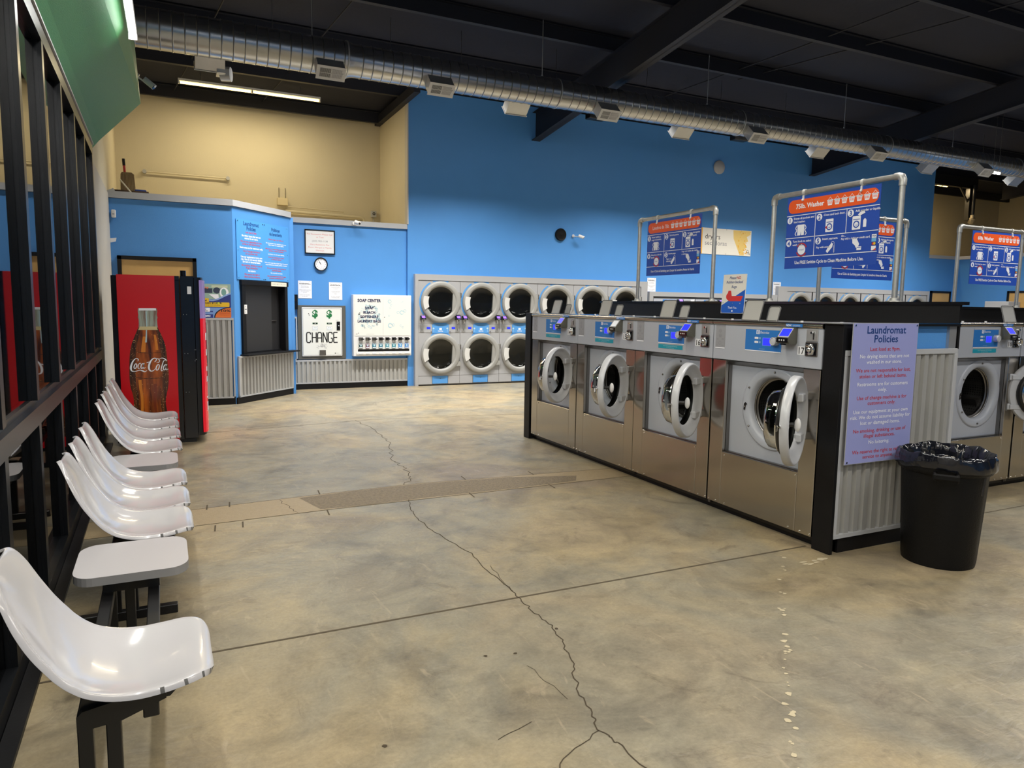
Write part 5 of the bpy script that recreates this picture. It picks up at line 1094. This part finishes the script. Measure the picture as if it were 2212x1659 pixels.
for i, (r_, h) in enumerate(prof):
    for k in range(n):
        a = 2*PI*k/n; w_ = sum(math.sin(m_*a+ph[j]+i*.5)/(1.3+j*.25) for j, m_ in enumerate((3, 5, 8, 13, 19, 27, 34)))
        amp = .0035 if i < 3 else (.006 if i < 6 else .011)
        lift = .012*math.sin(2*a+1)+.006*math.sin(5*a+ph[3]) if i < 7 else .01*math.sin(3*a)
        vs.append(((r_+amp*w_)*math.cos(a), (r_+amp*w_)*math.sin(a), h+lift+amp*.8*math.sin(11*a+ph[5]+i)))
b.add(vs, [(i*n+k, i*n+(k+1) % n, (i+1)*n+(k+1) % n, (i+1)*n+k) for i in range(len(prof)-1) for k in range(n)], BAG, True); b.build('bin_bag', t)

# ================================================================== DUCT
t = thing('ventilation_duct', 'long round galvanised spiral duct hung under the dark roof', 'duct', (0, 10, 4.807))
segs = [(-.72, 2.22, .232), (2.27, 5.45, .213), (5.5, 9.1, .210), (9.15, 12.9, .203), (12.95, 17.2, .198), (17.25, 24.9, .19)]
for i, (xa, xb, r_) in enumerate(segs):
    prof = []; x = xa; xe = xb
    while x < xe-.14: prof += [(r_, x), (r_, x+.120), (r_+.004, x+.124), (r_+.004, x+.132), (r_, x+.137)]; x += .137
    prof += [(r_, x), (r_, xe)]
    if i+1 < len(segs): prof += [(segs[i+1][2]+.004, xe+.05), (segs[i+1][2]+.004, xe+.06)]
    b = MB(); b.lathe(prof, DUCT, ax='x', n=48, smooth=True); x = xa
    while x < xe-.14: b.lathe([(r_+.0048, x+.1245), (r_+.0048, x+.1315)], mat('duct_seam', (.12, .12, .125), .4, .8), ax='x', n=48); x += .137
    b.lathe([(r_+.003, xe-.03), (r_+.008, xe-.025), (r_+.008, xe-.012), (r_+.003, xe-.008)], GALV, ax='x', n=48); o = b.build('duct_section', t)
    o.modifiers['e'].split_angle = R(25)
for x in (1.765, 5.19, 8.39, 11.73, 14.99, 18.4, 21.8):
    b = MB(); z = roofz(10)-4.807-.02; b.cyl((x, 0, .20), (x, 0, z), .006, GALV, 6).box(x-.012, x+.012, -.006, .006, .19, .24, GALV); b.build('hanger_rod', t)
def vent(x, s_):      # s_=-1 grille towards the camera side, +1 away
    M_ = T((x, 0, 0)) @ (Matrix.Rotation(PI, 4, 'Z') if s_ > 0 else Matrix.Identity(4)) @ Matrix.Rotation(R(46 if s_ < 0 else 42), 4, 'X')
    b = MB(); b.M = M_; w2, h2 = (.175, .085); b.box(-w2, w2, -.40, -.17, -h2, h2, GALV).box(-w2-.012, w2+.012, -.405, -.398, -h2-.012, h2+.012, ALU)
    v = b.build('vent_box', t)
    b = MB(); b.M = M_; y = -.4055
    b.rect(-.145, -.006, -.06, .06, INK, y).rect(.010, .14, -.06, .06, INKG, y)
    for k in range(13): b.box(-.145+.0108*k-.001, -.145+.0108*k+.0025, -.410, -.4055, -.06, .06, ALU)
    for k in range(13): b.box(.010+.0105*k, .0155+.0105*k, -.410, -.4055, -.06, .06, ALU)
    b.box(-.145, .14, -.411, -.406, -.003, .003, ALU).box(.142, .157, -.42, -.406, -.02, .02, ALU); b.build('grille', v)
for x in (1.95, 3.47, 6.24, 9.33, 12.42, 15.77): vent(x, -1)
for x in (.52, 4.87, 8.04, 11.32, 14.56, 17.6): vent(x, 1)
b = MB(); b.cyl((.78, .36, -.30), (.66, .40, -.30), .09, GALV, 20); b.box(.60, .70, .2, .42, -.34, -.2, GALV); b.build('stub_pipe', t)
# black spot heads on the roof beyond the duct
for x, y_, lb in ((7.15, 11.6, 'left'), (10.6, 11.6, 'right')):
    b = MB(); b.box(-.18, .18, -.08, .08, -.12, .0, BLACKM, .01).cyl((0, 0, 0), (0, 0, roofz(y_)-5.10-.02), .015, BLACKM, 8); o = b.build('roof_speaker'); o.location = (x, y_, 5.10); tag(o, 'small black unit hung under the roof beyond the duct, %s of two' % lb, 'speaker')

# ================================================================== LAMPS
def area(name, parent, loc, sx, sy, power, col, rot=(0, 0, 0), spread=180):
    l = bpy.data.lights.new(name, 'AREA'); l.shape = 'RECTANGLE'; l.size = sx; l.size_y = sy; l.energy = power*LIGHT_K; l.color = col; l.spread = R(spread)
    o = bpy.data.objects.new(name, l); COL.objects.link(o); o.parent = parent; o.location = loc; o.rotation_euler = rot; return o
def strip_lamp(label, loc, rz, L_, tube, power, col, group=None, size_y=.12, hang=0, spread=180, tilt=0):
    t = thing('strip_light', label, 'ceiling light', loc, rz, group)
    b = MB(); b.box(-L_/2, L_/2, -.03, .03, .025, .065, WHITE, .003)
    for x in (-L_/2, -.01, L_/2-.02): b.box(x, x+.02, -.03, .03, -.02, .03, WHITE)
    if hang:
        for x in (-L_*.35, L_*.35): b.cyl((x, 0, .075), (x, 0, hang), .004, STEELD, 5)
    b.build('housing', t)
    for x0, x1 in ((-L_/2+.03, -.02), (.02, L_/2-.03)): MB().cyl((x0, 0, 0), (x1, 0, 0), .019, tube, 10).build('tube', t)
    area('lamp', t, (0, -.03 if tilt else 0, -.03), L_*.95, size_y, power, col, (tilt, 0, 0), spread); return t
strip_lamp('warm yellow double strip light hung before the beige upper wall', (1.37, 13.7, 5.215), 0, 2.36, TUBEW, 58, (1, .83, .52), hang=.2)
for y_, lb in ((5.0, 'ending in view'), (1.9, 'unseen, added to light the washer fronts'), (-1.3, 'unseen, added to light the washer fronts')):  # only the first is in view; the others are added for the washer fronts
    strip_lamp('bright white strip light along the edge of the green bulkhead, '+lb, (-.215, y_, 3.55), PI/2, 2.84, TUBE, 42, (1, .98, .94), 'strip lights along the bulkhead', tilt=R(-28))
strip_lamp('small yellowish strip light far away in the right recess', (19.6, 13.3, 5.08), 0, .5, TUBEW, 45, (1, .75, .4))
strip_lamp('small bright white light hung just under the duct at the far right', (15.22, 9.2, 4.38), 0, .26, TUBE, 45, (1, .93, .8), hang=roofz(9.2)-4.38-.06)
for i, (x, y_, z, L_, p, c) in enumerate(FIXTURES):
    strip_lamp('white suspended strip light over the room', (x, y_, z), 0, L_, TUBE, p, c, 'suspended strip lights overhead', .2, hang=roofz(y_)-z-.03, spread=116 if y_ > 10 else 160)
# dark bracket and drain pipe at the far right recess
t = thing('roof_bracket', 'dark steel arm with brace and hanging pipe in the far right recess', 'bracket', (20.4, 13.0, 5.0))
b = MB(); b.box(-1.6, .25, -.06, .06, .02, .30, BLACKM).box(-.08, .08, -.06, .06, -.85, .1, BLACKM).sweep([(-.5, 0, .1), (-.06, 0, -.35)], .03, BLACKM, 6); b.build('arm', t)
b = MB(); b.cyl((.02, -.12, .1), (.02, -.12, -.72), .045, BLACKM, 12).cyl((.02, -.12, -.72), (.02, -.12, -.82), .055, mat('pale_pipe', srgb(150, 140, 120), .5), 12).cyl((.02, -.12, -.80), (.08, -.05, -.92), .08, mat('pale_pipe', ()), 12); b.build('drain_pipe', t)
# grey cabinet by the far door
tag(MB().box(19.45, 19.96, 11.15, 11.75, 0, 1.85, GTRIM, .01).build('storage_cabinet'), 'tall grey cabinet beside the far right wooden door', 'cabinet')
# electric box and conduit at the window post
t = thing('electric_box', 'grey electric box with bent white conduit on the window post at the left edge', 'electric box', (XW(2.8)+.03, 2.80, .60))
MB().box(-.03, .02, -.045, .045, -.07, .05, GALV, .004).build('box', t); MB().sweep([(-.0, 0, .05), (.0, -.01, .14), (-.03, -.02, .25), (-.04, -.03, .6)], .010, WHITE, 8).build('conduit', t)
sc['ok'] = 1
